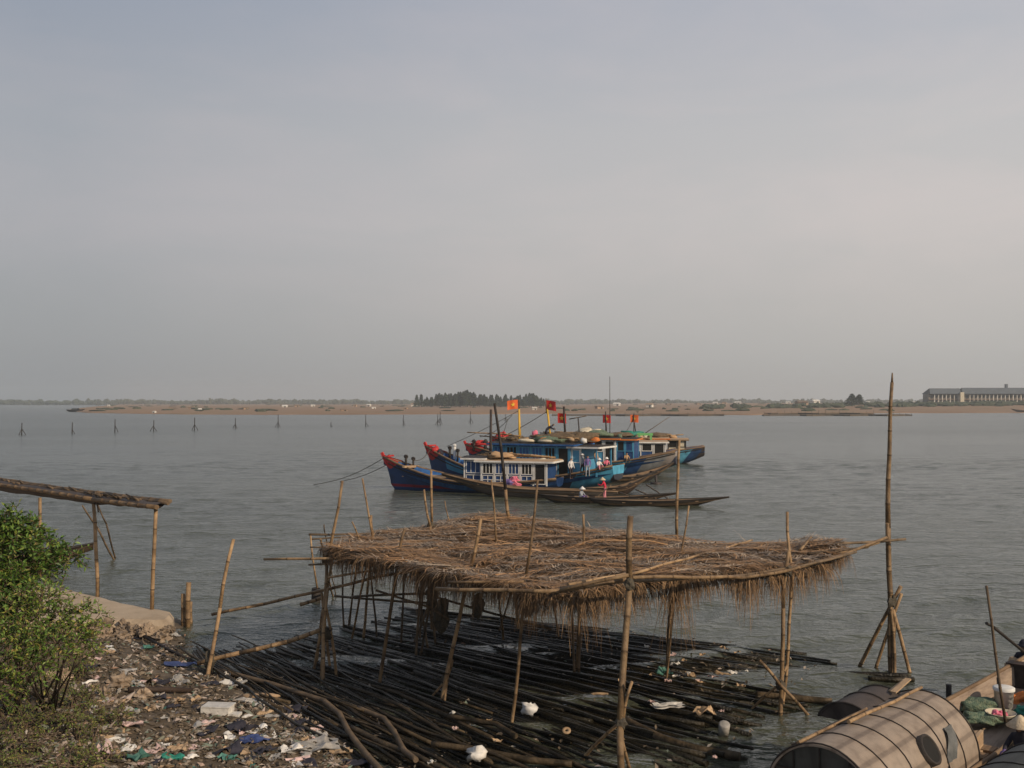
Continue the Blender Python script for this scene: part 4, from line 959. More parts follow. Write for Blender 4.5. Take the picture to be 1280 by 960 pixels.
def cabin(b, x0, x1, hw, z0, z1, wall, trim, side=-1, bays=4, roofm='wood_dark', roof_over=.35, open_aft=0.0, lattice=True, roof_trim='white', camber=.12):
    """deckhouse with windows on both sides; x grows toward the bow"""
    xa = x0 + open_aft; m = MB(); m.box(((xa + x1) / 2, 0, (z0 + z1) / 2), (x1 - xa, hw * 2, z1 - z0)); part('cabin_wall', m, wall, b)
    m = MB(); m.sm = False; k = 6
    top = [[Vector((x, hw * 1.16 * (-1 + 2 * j / k), z1 + .06 + camber * (1 - (-1 + 2 * j / k) ** 2))) for j in range(k + 1)] for x in (x0 - roof_over, x1 + roof_over)]
    bot = [[p - Vector((0, 0, .1)) for p in r_] for r_ in top]
    m.grid(top[::-1]); m.grid(bot); m.add(top[0] + bot[0][::-1], [tuple(range(2 * k + 2))]); m.add((top[1] + bot[1][::-1])[::-1], [tuple(range(2 * k + 2))])
    for e in (0, k): m.quad(top[0][e], top[1][e], bot[1][e], bot[0][e])
    rf = part('cabin_roof', m, roofm, b)
    m = MB()
    for sd in (-1, 1): m.bar((x0 - roof_over, sd * (hw * 1.16 + .03), z1 + .0), (x1 + roof_over, sd * (hw * 1.16 + .03), z1 + .0), .05, .12)
    m.bar((x0 - roof_over - .03, -hw * 1.16, z1), (x0 - roof_over - .03, hw * 1.16, z1), .05, .12); part('roof_trim', m, roof_trim, rf)
    bw = (x1 - xa) / bays; H_ = z1 - z0
    for sd in (-1, 1):
        y = sd * (hw + .02)
        for i in range(bays):
            xc = xa + bw * (i + .5); door = (i == 0 and bays > 2)
            wm = MB(); f = MB(); zc0 = z0 + (.08 if door else .48) * H_; zc1 = z0 + .92 * H_
            wm.box((xc, y, (zc0 + zc1) / 2), (bw * .74, .03, zc1 - zc0))
            w = part('door' if door else 'window', wm, 'black' if door or i % 3 == 1 else wall, b)
            t = .055
            for xx in (-.39, .39): f.box((xc + xx * bw, y + sd * .02, (zc0 + zc1) / 2), (t, .05, zc1 - zc0 + t))
            for zz in (zc0, zc1): f.box((xc, y + sd * .024, zz), (bw * .82, .045, t))
            if lattice and not door:
                for q in (-.13, .13): f.box((xc + q * bw, y + sd * .03, (zc0 + zc1) / 2), (t * .7, .03, zc1 - zc0))
            part('frame', f, trim, w)
        if lattice:
            pm = MB()
            for i in range(bays):
                xc = xa + bw * (i + .5)
                if i == 0 and bays > 2: continue
                for zz in (.06, .22, .40): pm.box((xc, y + sd * .012, z0 + zz * H_), (bw * .8, .04, .045))
                for xx in (-.4, 0, .4): pm.box((xc + xx * bw, y + sd * .016, z0 + .23 * H_), (.045, .035, .34 * H_))
            part('panelling', pm, trim, b)
        for i in range(bays + 1):
            pm = MB(); pm.box((xa + bw * i, y, (z0 + z1) / 2), (.09, .07, H_)); part('post', pm, trim, b)
    if open_aft:
        for sd in (-1, 1):
            pm = MB(); pm.box((x0, sd * hw * .95, (z0 + z1) / 2), (.1, .1, H_)); part('post', pm, 'lightblue' if wall != 'white' else 'white', b)
    return rf
def rig(b, a, c, r_=.022, name='rope', mat='rope', sag=.1):
    m = MB(); a, c = Vector(a), Vector(c); m.tube([a.lerp(c, i / 8) - Vector((0, 0, sag * math.sin(math.pi * i / 8))) for i in range(9)], r_, 5); return part(name, m, mat, b)
def boat(name, bow, stern, label, cat='fishing boat', group=None):
    d = Vector((bow[0] - stern[0], bow[1] - stern[1], 0)); return thing(name, (stern[0], stern[1], 0), label, cat, group, math.atan2(d.y, d.x)), d.length
def fishing_boat(bow, stern, label, hullm, B=3.6, zb=2.5, zm=1.0, zs=2.0, prow=True, **k):
    b, L = boat('fishing_boat', bow, stern, label, group='fishing boats moored side by side')
    sec, pt = hull_fn(L, B, zb, zm, zs, **k)
    part('hull', hull_mesh(sec, pt, 40, 9, .55), (hullm, 'midblue'), b)
    part('rub_rail', gunwale(pt, .085), 'wood', b)
    m = MB()
    for sd in (-1, 1): m.tube([pt(lerp(0, .98, i / 30), .86, sd) + Vector((0, sd * .03, 0)) for i in range(31)], .05, 5)
    part('strake', m, 'wood_dark', b)
    if prow:
        m = MB(); m.sm = True
        for sd in (-1, 1):
            rows = [[pt(lerp(.915, 1.0, i / 8), u, sd) + Vector((0, sd * .025, .02)) for u in (lerp(1.0, .66, min(1, i / 6)), lerp(1, .84, min(1, i / 6)), 1.0)] for i in range(9)]
            for r_ in rows: r_.append(r_[-1] + Vector((0, -sd * .12, .16)))
            m.grid(rows if sd == -1 else [r_[::-1] for r_ in rows])
        part('red_prow', m, 'red', b)
        m = MB(); tip = pt(1, 1, 1); tip.y = 0; m.bar(tip + Vector((-.25, 0, -.5)), tip + Vector((.14, 0, .34)), .16, .2); m.bar(tip + Vector((-.55, -.5, .10)), tip + Vector((-.55, .5, .10)), .12); part('stem_post', m, 'red', b)
        for x_, r_ in ((.90, .1), (.865, .08)):
            m = MB(); q = pt(x_, 1, -1); m.tube([(q.x, q.y * .6, q.z - .3), (q.x, q.y * .6, q.z + .55)], r_, 8); m.blob((q.x, q.y * .6, q.z + .6), .15, 3, .3, 8, 5); part('bollard', m, 'wood_dark', b)
    return b, L, sec, pt

HM = {}
M['hull_a'] = hull_mat('hull dark blue red strake', (.010, .04, .13), (.22, .42, (.2, .012, .03)))
M['hull_b'] = hull_mat('hull blue banded stern', (.012, .04, .12), (.05, .2, (.12, .02, .02)), [(-1, 1.0, (.03, .035, .05)), (1.0, 3.5, (.08, .36, .56)), (3.5, 4.6, (.025, .04, .09)), (4.6, 6.0, (.08, .34, .52)), (6.0, 20, (.012, .045, .14))])
M['hull_c'] = hull_mat('hull banded pale', (.014, .05, .15), None, [(-1, 1.3, (.03, .035, .06)), (1.3, 2.0, (.30, .27, .25)), (2.0, 3.6, (.24, .25, .26)), (3.6, 4.7, (.02, .08, .24)), (4.7, 7.2, (.08, .33, .52)), (7.2, 20, (.03, .05, .08))])
M['hull_d'] = hull_mat('hull banded dark', (.014, .05, .15), None, [(-1, 1.4, (.055, .045, .045)), (1.4, 2.4, (.02, .06, .16)), (2.4, 5.5, (.10, .34, .5)), (5.5, 20, (.02, .05, .12))])

def sea(px, Y): return (640 and (px - 640) / FPX * Y, Y)

# A: nearest, low cabin with white frames
A_, L, sec, pt = fishing_boat(sea(489, 77), sea(700, 73), 'nearest fishing boat, dark blue with a crimson strake, red prow and low white-framed cabin', 'hull_a', 3.6, 2.35, .72, 1.1)
fx = lambda px, b=None: None
def bx(L, pbow, pst, px): return L * (px - pst) / (pbow - pst)
A_L = L; X = lambda px: bx(L, 489, 700, px)
cabin(A_, X(690), X(612), 1.25, .6, 2.25, 'blue', 'white', bays=5, roofm='wood_light', roof_over=.5)
cabin(A_, X(612), X(590), 1.05, .5, 2.4, 'blue', 'white', bays=1, roofm='wood_dark', roof_over=.25)
m = MB()
for y in (-.9, -.3, .3): m.box((X(535) , y, 1.0), (3.4, .5, .06))
part('deck_plank', m, 'wood_light', A_)
m = MB(); m.bar((X(515), -1.35, 1.62), (X(515), 1.35, 1.75), .16); part('thwart', m, 'wood_light', A_)
m = MB(); m.tube([(X(617), .2, 1.9), (X(617.5), .2, 5.9)], [.11, .09], 7); part('mast', m, 'iron', A_)
m = MB(); m.bar((X(617), .2, 4.0), (X(624), .1, 3.95), .05); part('mast_rung', m, 'iron', A_)
for i, y in enumerate((-.9, -.5, .1, .6)):
    m = MB(); bamboo(m, (X(690) + i * .3, y - .1, 2.48 + .06 * i), (X(594) - i * .5, y + .1, 2.6 + .09 * i), .07, .05)
    local_solo('bamboo_pole', m, 'bamboo', A_, 'bamboo pole lying along the roof of the nearest white-framed cabin', 'pole', group='poles on the nearest cabin roof')
heap((X(632), -.5, 2.56), (1.0, .55, .28), 'cloth_tan', 'folded_tarp', 'tan folded tarp lying on the roof of the nearest white-framed cabin', 'tarp', A_, 4)
m = MB(); m.tube([(X(611), -.7, .5), (X(611.5), -.7, 5.1)], .03, 5); part('pole', m, 'bamboo', A_)
m = MB(); m.blob((0, 0, 0), (.4, .3, .45), 8, .35); local_solo('cloth_bundle', m, 'pink', A_, 'pink cloth hanging at the aft end of the nearest white-framed cabin', 'cloth', (X(653), -1.5, .85))
m = MB(); m.blob((0, 0, 0), (.42, .3, .4), 3, .35); local_solo('cloth_bundle', m, 'cloth_violet', A_, 'dark violet sack beside the pink cloth at the nearest cabin', 'sack', (X(647), -1.55, .72))

# B: big blue cabin, banded stern
B_, L, sec, pt = fishing_boat(sea(541, 81), sea(773, 74), 'large fishing boat with a big blue panelled cabin and a light blue banded stern', 'hull_b', 4.2, 2.95, .95, 1.95, over=.36)
X = lambda px: bx(L, 541, 773, px)
cabin(B_, X(727), X(634), 1.6, .95, 3.35, 'midblue', 'lightblue', bays=6, roofm='wood_dark', roof_over=.4, roof_trim='midblue')
cabin(B_, X(756), X(728), 1.45, 1.15, 3.2, 'lightblue', 'white', bays=1, roofm='wood_dark', roof_over=.3, open_aft=1.15, lattice=False)
m = MB(); m.sm = True
rows = [[pt(lerp(.66, .88, i / 8), u, 1) + Vector((0, .03, 0)) for u in (.68, .8, .93)] for i in range(9)]; m.grid(rows); part('painted_panel', m, 'lightblue', B_)
m = MB()
for i, (x_, y_, s_) in enumerate(((663, -.6, .12), (655, -.55, .12))): m.tube([(X(655 if i else 653), -.4 + .5 * i, 3.4), (X(654), 0, 5.9)], .065, 7)
part('mast', m, 'yellow', B_)
m = MB(); m.tube([(X(654), 0, 5.7), (X(654), 0, 6.7)], .04, 5); part('flag_staff', m, 'bamboo_dark', B_)
flag(B_, (X(652.5), 0, 6.6), .8, .68, 'flag_backlit', math.pi + .25 - B_.rotation_euler.z + math.pi * 0)
m = MB(); m.tube([(X(692), -.2, 3.4), (X(688), -.2, 5.9)], .065, 7); m.tube([(X(695), .2, 3.4), (X(689), 0, 5.9)], .07, 6); part('mast', m, 'yellow', B_)
m = MB(); m.tube([(X(688), 0, 5.6), (X(687.5), 0, 6.7)], .04, 5); part('flag_staff', m, 'bamboo_dark', B_)
flag(B_, (X(687), 0, 6.55), .9, .7, 'flag_red', math.pi - .1)
m = MB(); m.tube([(X(705), -.9, 3.4), (X(703), -.9, 6.1)], .08, 6); part('flag_staff', m, 'iron', B_)
flag(B_, (X(695.5), -.9, 5.6), .68, .72, 'flag_red', math.pi + .05, .05)
rig(B_, (X(654), 0, 5.8), (X(560), 0, 3.0), .02); rig(B_, (X(688), 0, 5.7), (X(625), 0, 3.6), .025); rig(B_, (X(640), 0, 5.2), (X(630), 0, 3.4), .02)
heap((X(706), .3, 3.72), (2.2, 1.1, .42), 'net_brown', 'net_heap', 'brown heap of nets on the aft roof of the large blue cabin', 'net', B_, 6)
heap((X(698), -.9, 3.62), (1.3, .6, .3), 'net_green', 'net_heap', 'green net lying on the front edge of the large blue cabin roof', 'net', B_, 9)
heap((X(727), .5, 3.75), (1.2, 1.0, .5), 'net_brown', 'net_heap', 'rounded brown bundle of straw mats above the open stern shelter', 'net', B_, 12)
heap((X(648), .3, 3.6), (1.2, .9, .25), 'net_brown', 'net_heap', 'flat tan bundle around the yellow mast foot', 'net', B_, 15)
for px, lab in ((673, 'left pale ring buoy on the large blue cabin roof'), (697, 'right pale ring buoy on the large blue cabin roof')):
    m = MB(); m.tube([(.62 * math.cos(a * math.pi / 8), .4 * math.sin(a * math.pi / 8), 0) for a in range(17)], .11, 7, False); local_solo('ring_buoy', m, 'cream', B_, lab, 'buoy', (X(px), -1.15, 3.62))
m = MB(); m.tube([(.18, 0, 0), (.14, 0, .4), (0, 0, .55)], [.2, .25, .1], 8); local_solo('red_bundle', m, 'pink', B_, 'pale red bundle on the front end of the large blue cabin roof', 'bundle', (X(676), 0, 3.75))
for i in range(7):
    m = MB(); x_ = rng.uniform(X(748), X(640)); bamboo(m, (x_, rng.uniform(-1, 1), 3.75 + .05 * i), (x_ + rng.uniform(1.5, 3.4), rng.uniform(-1, 1), 3.85 + .06 * i), .06, .04)
    local_solo('bamboo_pole', m, 'bamboo', B_, 'bamboo pole among the bundles on the large blue cabin roof', 'pole', group='poles on the large blue cabin roof')
for i in range(12):
    m = MB(); m.sm = True; m.blob((0, 0, 0), (rng.uniform(.16, .4), rng.uniform(.16, .3), rng.uniform(.14, .28)), i, .35, 8, 6)
    mt = ('cream', 'red', 'wood_light', 'net_brown', 'white', 'orange')[i % 6]
    local_solo('bundle', m, mt, B_, {'cream': 'cream coloured sack on the large blue cabin roof', 'red': 'red bundle on the large blue cabin roof', 'wood_light': 'tan bundle on the large blue cabin roof', 'net_brown': 'small brown bundle on the large blue cabin roof', 'white': 'white sack on the large blue cabin roof', 'orange': 'orange bundle on the large blue cabin roof'}[mt], 'bundle', (X(rng.uniform(636, 745)), rng.uniform(-1.2, .9), 3.66), 'bundles on the large blue cabin roof')
# things on the bow of B
for px, mt, r_, lab in ((553, 'red', .3, 'red bundle at the prow of the large blue boat'), (559, 'cloth_dark', .26, 'dark bundle at the prow of the large blue boat')):
    m = MB(); m.sm = True; m.blob((0, 0, 0), (r_, r_, r_ * 1.1), px, .3, 9, 6); q = pt((px - 773) / (541 - 773), 1, -1); local_solo('bundle', m, mt, B_, lab, 'bundle', (q.x, q.y * .5, q.z + .1))
m = MB(); q = pt((568 - 773) / (541 - 773), 1, -1); m.tube([(q.x, q.y * .8, q.z - .2), (q.x, q.y * .8, q.z + .75)], .12, 8); m.blob((q.x, q.y * .8, q.z + .85), .15, 3, .2, 8, 6); part('white_bollard', m, 'white', B_)

# C and D behind
C_, L, sec, pt = fishing_boat(sea(590, 96), sea(846, 91), 'fishing boat with a pale grey banded stern and orange-edged cabin roof, third from the front', 'hull_c', 4.4, 2.5, 1.05, 2.15, over=.3)
XC = lambda px: bx(L, 590, 846, px)
cabin(C_, XC(776), XC(690), 1.6, 1.1, 3.2, 'lightblue', 'white', bays=6, roofm='wood_dark', roof_over=.4, lattice=False, roof_trim='orange')
cabin(C_, XC(797), XC(777), 1.5, 1.25, 3.15, 'blue', 'lightblue', bays=2, roofm='wood_dark', roof_over=.3, lattice=False, roof_trim='orange')
m = MB(); m.tube([(XC(761), 0, 3.2), (XC(760), 0, 5.6)], [.09, .05], 6); part('mast', m, 'iron', C_)
flag(C_, (XC(756.5), 0, 5.3), .72, .72, 'flag_red', math.pi + .05, .05)
m = MB(); m.tube([(XC(766), .3, 3.2), (XC(766), .3, 8.7)], [.04, .025], 5); part('radio_mast', m, 'iron', C_)
m = MB(); bamboo(m, (XC(715), 0, 4.9), (XC(737), 0, 5.2), .05, .04); part('boom', m, 'bamboo_dark', C_)
m = MB(); m.tube([(XC(728), 0, 3.2), (XC(726), 0, 5.0)], .06, 6); part('boom_post', m, 'iron', C_)
heap((XC(752), -.4, 3.5), (1.3, 1, .4), 'net_green', 'net_heap', 'green net heap on the roof of the third fishing boat', 'net', C_, 21)
heap((XC(740), .4, 3.6), (1.1, .8, .5), 'cream', 'sack_heap', 'pale sacks heaped on the roof of the third fishing boat', 'sack', C_, 23)
heap((XC(775), .3, 3.45), (1.2, .9, .3), 'net_brown', 'net_heap', 'brown nets on the aft roof of the third fishing boat', 'net', C_, 26)
heap((XC(602), 0, 2.55), (.8, .5, .3), 'red', 'red_bundle', 'long red bundle on the bow of the third fishing boat', 'bundle', C_, 31)
for px in (594, 609):
    m = MB(); m.tube([(XC(px), .3, 1.9), (XC(px), .3, 2.75)], .14, 8); m.blob((XC(px), .3, 2.8), .22, px, .2, 8, 6); part('bollard', m, 'wood_dark', C_)

D_, L, sec, pt = fishing_boat(sea(622, 112), sea(880, 109), 'farthest fishing boat, its dark banded stern jutting out at the right behind the others', 'hull_d', 4.6, 2.5, 1.0, 1.8, over=.18)
XD = lambda px: bx(L, 622, 880, px)
cabin(D_, XD(834), XD(760), 1.6, 1.0, 2.6, 'midblue', 'white', bays=5, roofm='wood_light', roof_over=.3, lattice=False, roof_trim='orange')
cabin(D_, XD(857), XD(836), 1.5, 1.15, 2.5, 'cream', 'wood_dark', bays=2, roofm='wood_light', roof_over=.3, lattice=False, roof_trim='wood')
gp = MB()
for px in (801, 815): gp.box((XD(px), 2.15, 1.9), (.2, .2, 2.4))
gp.box((XD(808), 2.15, 3.1), (1.6, .24, .25)); part('green_frame', gp, 'green', D_)
m = MB(); m.tube([(XD(797), -.3, 2.6), (XD(793), 0, 5.0)], .07, 6); m.tube([(XD(793.5), .3, 2.6), (XD(794), 0, 5.2)], .05, 6); part('mast', m, 'iron', D_)
flag(D_, (XD(789.5), 0, 5.1), .85, .8, 'flag_backlit', math.pi, .05)
m = MB(); m.tube([(XD(800), 0, 2.7), (XD(838), 0, 4.9)], [.05, .025], 5); part('derrick', m, 'bamboo_dark', D_)
rig(D_, (XD(793), 0, 4.6), (XD(780), 0, 2.8), .025)
heap((XD(790), 0, 2.95), (1.3, .9, .42), 'net_teal', 'teal_tarp', 'bright teal tarp heaped on the farthest boat cabin', 'tarp', D_, 41)
heap((XD(822), 0, 2.8), (1.4, 1, .35), 'net_brown', 'net_heap', 'brown nets on the roof of the farthest boat', 'net', D_, 44)
heap((XD(627), 0, 2.6), (.7, .5, .6), 'red', 'red_bundle', 'upright pinkish red bundle on the bow of the farthest boat', 'bundle', D_, 47)
m = MB(); bamboo(m, (XD(832), -1, 2.85), (XD(855), -1, 3.0), .07, .06); local_solo('bamboo_pole', m, 'bamboo', D_, 'bamboo pole on the aft cabin roof of the farthest boat', 'pole')
E_, L, sec, pt = fishing_boat(sea(640, 101), sea(846, 100), 'fishing boat squeezed between the third and the farthest boats, mostly hidden', 'hull_c', 3.8, 2.2, 1.0, 1.9, prow=False)
XE = lambda px: bx(L, 640, 846, px)
cabin(E_, XE(830), XE(770), 1.4, 1.05, 2.6, 'blue', 'white', bays=4, roofm='wood_light', roof_over=.3, lattice=False)
for bt_, XF, a0, a1, z_, nm in ((C_, XC, 690, 776, 3.35, 'third fishing boat'), (D_, XD, 765, 832, 2.75, 'farthest boat'), (A_, lambda px: bx(A_L, 489, 700, px), 600, 685, 2.3, 'nearest white-framed cabin')):
    for i in range(11 if nm[0] != 'n' else 4):
        m = MB(); m.sm = True; m.blob((0, 0, 0), (rng.uniform(.2, .5), rng.uniform(.16, .35), rng.uniform(.14, .3)), i + 60, .35, 8, 6)
        mt, cw = (('cream', 'pale sack'), ('wood_light', 'tan bundle'), ('net_brown', 'small brown bundle'), ('net_green', 'green net bundle'), ('cloth_tan', 'tan sack'))[i % 5]
        local_solo('bundle', m, mt, bt_, cw + ' lying on the roof of the ' + nm, 'bundle', (XF(rng.uniform(a0, a1)), rng.uniform(-1.0, 1.0), z_), 'bundles on the roof of the ' + nm)
    for i in range(5 if nm[0] != 'n' else 0):
        m = MB(); x_ = XF(rng.uniform(a0 + 15, a1)); bamboo(m, (x_, rng.uniform(-1.3, 1.3), z_ + .08 + .05 * i), (x_ + rng.uniform(2, 4), rng.uniform(-1.3, 1.3), z_ + .14 + .06 * i), .07, .05)
        local_solo('bamboo_pole', m, 'bamboo', bt_, 'bamboo pole lying across the roof of the ' + nm, 'pole', group='poles on the roof of the ' + nm)
# anchor lines from the bows
def rope_thing(a, c, lab, r_=.025, sag=.4):
    m = MB(); a, c = Vector(a), Vector(c); m.tube([a.lerp(c, i / 12) - Vector((0, 0, sag * math.sin(math.pi * i / 12))) for i in range(13)], r_, 5); solo('mooring_rope', m, 'rope', a, lab, 'rope')
rope_thing(Q(487, 568, 77), P(392, 606, 0), 'upper anchor rope running left from the nearest red prow'); rope_thing(Q(489, 578, 77), P(425, 602, 0) , 'lower anchor rope running left from the nearest red prow', sag=.2)
rope_thing(Q(540, 559, 81), Q(515, 575, 76.6), 'short rope from the second prow down to the nearest boat'); rope_thing(Q(600, 546, 96), Q(640, 519, 92), 'thin stay rope from the third bow up toward the first flag')

# ------------------------------------------------------------------ sampans
def sampan(bow, stern, label, mat, B=1.3, zb=.9, zm=.35, zs=.8, over=.22, inner='wood', bo=.62, kb=.85, **k):
    b, L = boat('sampan', bow, stern, label, 'sampan')
    sec, pt = hull_fn(L, B, zb, zm, zs, keel=-.2, over=over, stern_w=.15, rake=.5, full=.4, bowp=2.0, bo=bo, kb=kb, **k)
    part('hull', hull_mesh(sec, pt, 30, 7, .28, .05), (mat, inner), b); part('gunwale', gunwale(pt, .035), 'wood_dark' if mat != 'wood_grey' else 'wood', b)
    for s in (.25, .45, .65, .8):
        m = MB(); q = pt(s, 1, 1); m.box((q.x, 0, q.z - .1), (.22, q.y * 1.9, .05)); part('thwart', m, 'wood', b)
    return b, L, pt
G_, LG, ptG = sampan(sea(561, 71.5), sea(772, 68.6), 'long grey wooden sampan lying alongside the nearest fishing boat', 'wood_grey', 1.6, 1.5, .58, .5, over=.12)
sampan(sea(836, 86), sea(738, 82), 'dark sampan with a rising bow below the banded sterns', 'wood_dark', 1.6, 1.45, .45, .5)
sampan(sea(806, 73.5), sea(728, 72.5), 'brown sampan with a raised end just behind the standing person in crimson', 'wood_brown', 1.5, 1.35, .45, .4)
F2, LF, ptF = sampan(sea(838, 66.5), sea(676, 66.6), 'dark low sampan carrying the standing person in crimson', 'wood_dark', 1.25, .62, .34, .5)
sampan(sea(901, 64.4), sea(738, 64.6), 'frontmost long dark sampan with a pointed bow reaching far right', 'wood_dark', 1.2, .55, .32, .4)
for a, c_, lab in (((795, 612, 70), (820, 623, 66), 'left'), ((808, 606, 72), (836, 624, 66), 'right'), ((775, 616, 68), (800, 624, 66), 'lowest')):
    m = MB(); bamboo(m, Q(*a), Q(*c_), .05, .04); solo('bamboo_pole', m, 'bamboo_dark', Q(*a), lab + ' one of three sticks propped between the sampans at the right of the crimson person', 'pole')
m = MB(); m.tube([P(820, 605, 0) - Vector((0, 0, .5)), Q(820, 594, P(820, 605, 0).y)], .1, 7); m.lathe([(.45, .0), (.45, .12), (.1, .16)], 10, P(820, 605, 0)); solo('rudder_post', m, 'iron', P(820, 605, 0), 'dark rudder post standing in the water right of the brown sampans', 'post')
# left boat behind the bush
sampan((P(101, 686, .8).x, 39.8), (P(10, 700, .6).x - 5.5, 38.6), 'wooden sampan with a brown rising bow half hidden behind the bush', 'wood_brown', 1.4, 1.0, .4, .5, bo=.72, kb=.6)
# far boats
fb, L, pt = sampan(sea(106, 700), sea(83, 706), 'tiny dark cabin boat far away off the left end of the flat', 'wood_dark', 3, 2.0, 1.3, 1.6)
m = MB(); m.sm = True; m.grid([[(L * .35 + L * .3 * i / 4, 1.3 * math.cos(math.pi * j / 8), 1.2 + 1.3 * math.sin(math.pi * j / 8)) for j in range(9)] for i in range(5)]); part('cabin_roof', m, 'mat_dark', fb)
sampan(sea(1264, 640), sea(1300, 645), 'dark boat cut by the right picture edge near the far shore', 'wood_dark', 3, 2.6, 1.3, 1.8)

# ------------------------------------------------------------------ near covered sampan (bottom right)
rr = random.Random(31)
def covered(origin, rz, label, Lh, hw, z0, H_, matr, s_bow, s_stern, rib_n, B, ridge=True, zb=1.55, endcap='mat_dark', bow_w=None, closed=True):
    t = thing('covered_sampan', origin, label, 'sampan', None, rz)
    # hull from x = s_stern to s_bow (local), hut from 0 to Lh
    Lt = s_bow - s_stern; n_ = 40
    def sec(s):
        x = s_stern + s * Lt
        z_s = z0 + (zb - z0) * max(0, (s - .5) / .5) ** 1.8 + .5 * max(0, (.25 - s) / .25) ** 2
        b_ = B / 2 * (1 - max(0, (s - .52) / .48) ** 1.8 * .9) * (1 - .6 * max(0, (.3 - s) / .3) ** 2)
        zk = -.25 + (z_s * .8 + .25) * max(0, (s - .72) / .28) ** 1.7
        return x, b_, z_s, zk
    def pt(s, u, side): x, b_, z_s, zk = sec(s); return Vector((x, side * b_ * u ** .4 - .115 * max(0, x - 3.6), zk + (z_s - zk) * u))
    def hm():
        return hull_mesh(sec, pt, n_, 8, .42, .06)
    part('hull', hm(), ('wood_brown', 'wood_inner'), t); part('gunwale', gunwale(pt, .04, 30), 'wood', t)
    K = 22
    def arc(x, a, r_=1.0): return Vector((x, -hw * r_ * math.cos(a) if False else hw * r_ * math.cos(a), z0 + H_ * r_ * math.sin(a) ** .9))
    m = MB(); m.sm = True
    for r_, fl in ((1.0, True), (.965, False)):
        rows = [[arc(Lh * i / 10, math.pi * j / K, r_) for j in range(K + 1)] for i in range(11)]; m.grid(rows[::-1] if fl else rows)
    for x in (0, Lh):
        o = [arc(x, math.pi * j / K, 1) for j in range(K + 1)]; q = [arc(x, math.pi * j / K, .965) for j in range(K + 1)]
        for j in range(K): m.quad(o[j], o[j + 1], q[j + 1], q[j]) if x == 0 else m.quad(o[j], q[j], q[j + 1], o[j + 1])
    rf = part('mat_roof', m, matr, t)
    for i in range(rib_n):
        x = Lh * (i + (.02 if i == 0 else 0)) / (rib_n - 1) + (-.015 if i == rib_n - 1 else 0)
        m = MB(); m.tube([arc(x + .02 * math.sin(j * .7 + i), math.pi * j / K, 1.008) for j in range(K + 1)], .011 if 0 < i < rib_n - 1 else .016, 5); part('rib', m, 'wood_dark', rf)
    if closed:
        m = MB(); fa = [arc(.05, math.pi * j / K, .96) for j in range(K + 1)]; m.add(fa, [tuple(range(K + 1))]); fb_ = [p + Vector((.03, 0, 0)) for p in fa]; m.add(fb_, [tuple(range(K + 1))[::-1]]); ep = part('end_panel', m, endcap, t)
        m = MB()
        for y in (-.45, 0.05, .5): m.bar((.03, y * hw, z0), (.03, y * hw, z0 + H_ * .96 * math.sqrt(max(0, 1 - y * y)) * .98), .02)
        for zz in (.25, .55): m.bar((.025, -hw * .95 * math.sqrt(1 - zz ** 2), z0 + zz * H_), (.025, hw * .95 * math.sqrt(1 - zz ** 2), z0 + zz * H_), .02)
        part('panel_batten', m, 'wood_dark', ep)
    return t, pt, arc, rf
o1 = Vector((4.42, 14.95, 0)); ax = math.atan2(2.85, 2.62)
S1, pt1, arc1, rf1 = covered(o1, ax, 'covered sampan with a tan woven-mat arched roof, ribbed, at the lower right', 3.8, .90, .5, 1.0, 'mat_tan', 9.7, -3.2, 7, 1.9)
m = MB(); bamboo(m, (1.15, .12, 1.55), (3.75, .02, 1.57), .032, .026, .01); part('ridge_pole', m, 'bamboo', rf1)
m = MB(); bamboo(m, (.0, .36, 1.46), (2.2, .30, 1.49), .028, .022, .01); part('ridge_pole', m, 'bamboo', rf1)
for i in range(3):
    m = MB(); bamboo(m, (.02 + .1 * i, .45 + .06 * i, 1.40 - .035 * i), (2.6 + .3 * i, .40 + .07 * i, 1.43 - .035 * i), .018, .014, .01); part('lath', m, 'bamboo_dark', rf1)
# spare dark mat hood set over the far left side
m = MB(); m.sm = True
def hood(x, a, r_): return Vector((x + .0, .62 + .50 * r_ * math.cos(a), 1.12 + .40 * r_ * math.sin(a)))
for r_, fl in ((1, True), (.95, False)):
    rows = [[hood(lerp(2.15, 3.55, i / 6), lerp(.25, 2.9, j / 12), r_) for j in range(13)] for i in range(7)]; m.grid(rows[::-1] if fl else rows)
for x in (2.15, 3.55):
    m.add([hood(x, lerp(.25, 2.9, j / 12), 1) for j in range(13)] + [hood(x, lerp(.25, 2.9, j / 12), .95) for j in range(12, -1, -1)], [tuple(range(26))])
m.add([hood(2.17, lerp(.25, 2.9, j / 12), .97) for j in range(13)], [tuple(range(13))]); m.add([hood(2.19, lerp(.25, 2.9, j / 12), .97) for j in range(13)], [tuple(range(13))[::-1]])
hd = part('mat_hood', m, 'mat_brown', S1)
for x in (2.16, 2.95, 3.54):
    m = MB(); m.tube([hood(x, lerp(.25, 2.9, j / 12), 1.01) for j in range(13)], .02, 5); part('rib', m, 'wood_dark', hd)
m = MB(); m.bar((3.3, .32, 1.52), (3.8, .26, 1.66), .10, .025); m.bar((3.4, .42, 1.50), (3.85, .34, 1.62), .06, .02); part('loose_board', m, 'wood_light', S1)
# round window low on the right flank
aw = R(-0) + .62
wc = arc1(1.45, .50, 1.0); nrm = Vector((0, -math.cos(.5), math.sin(.5)))
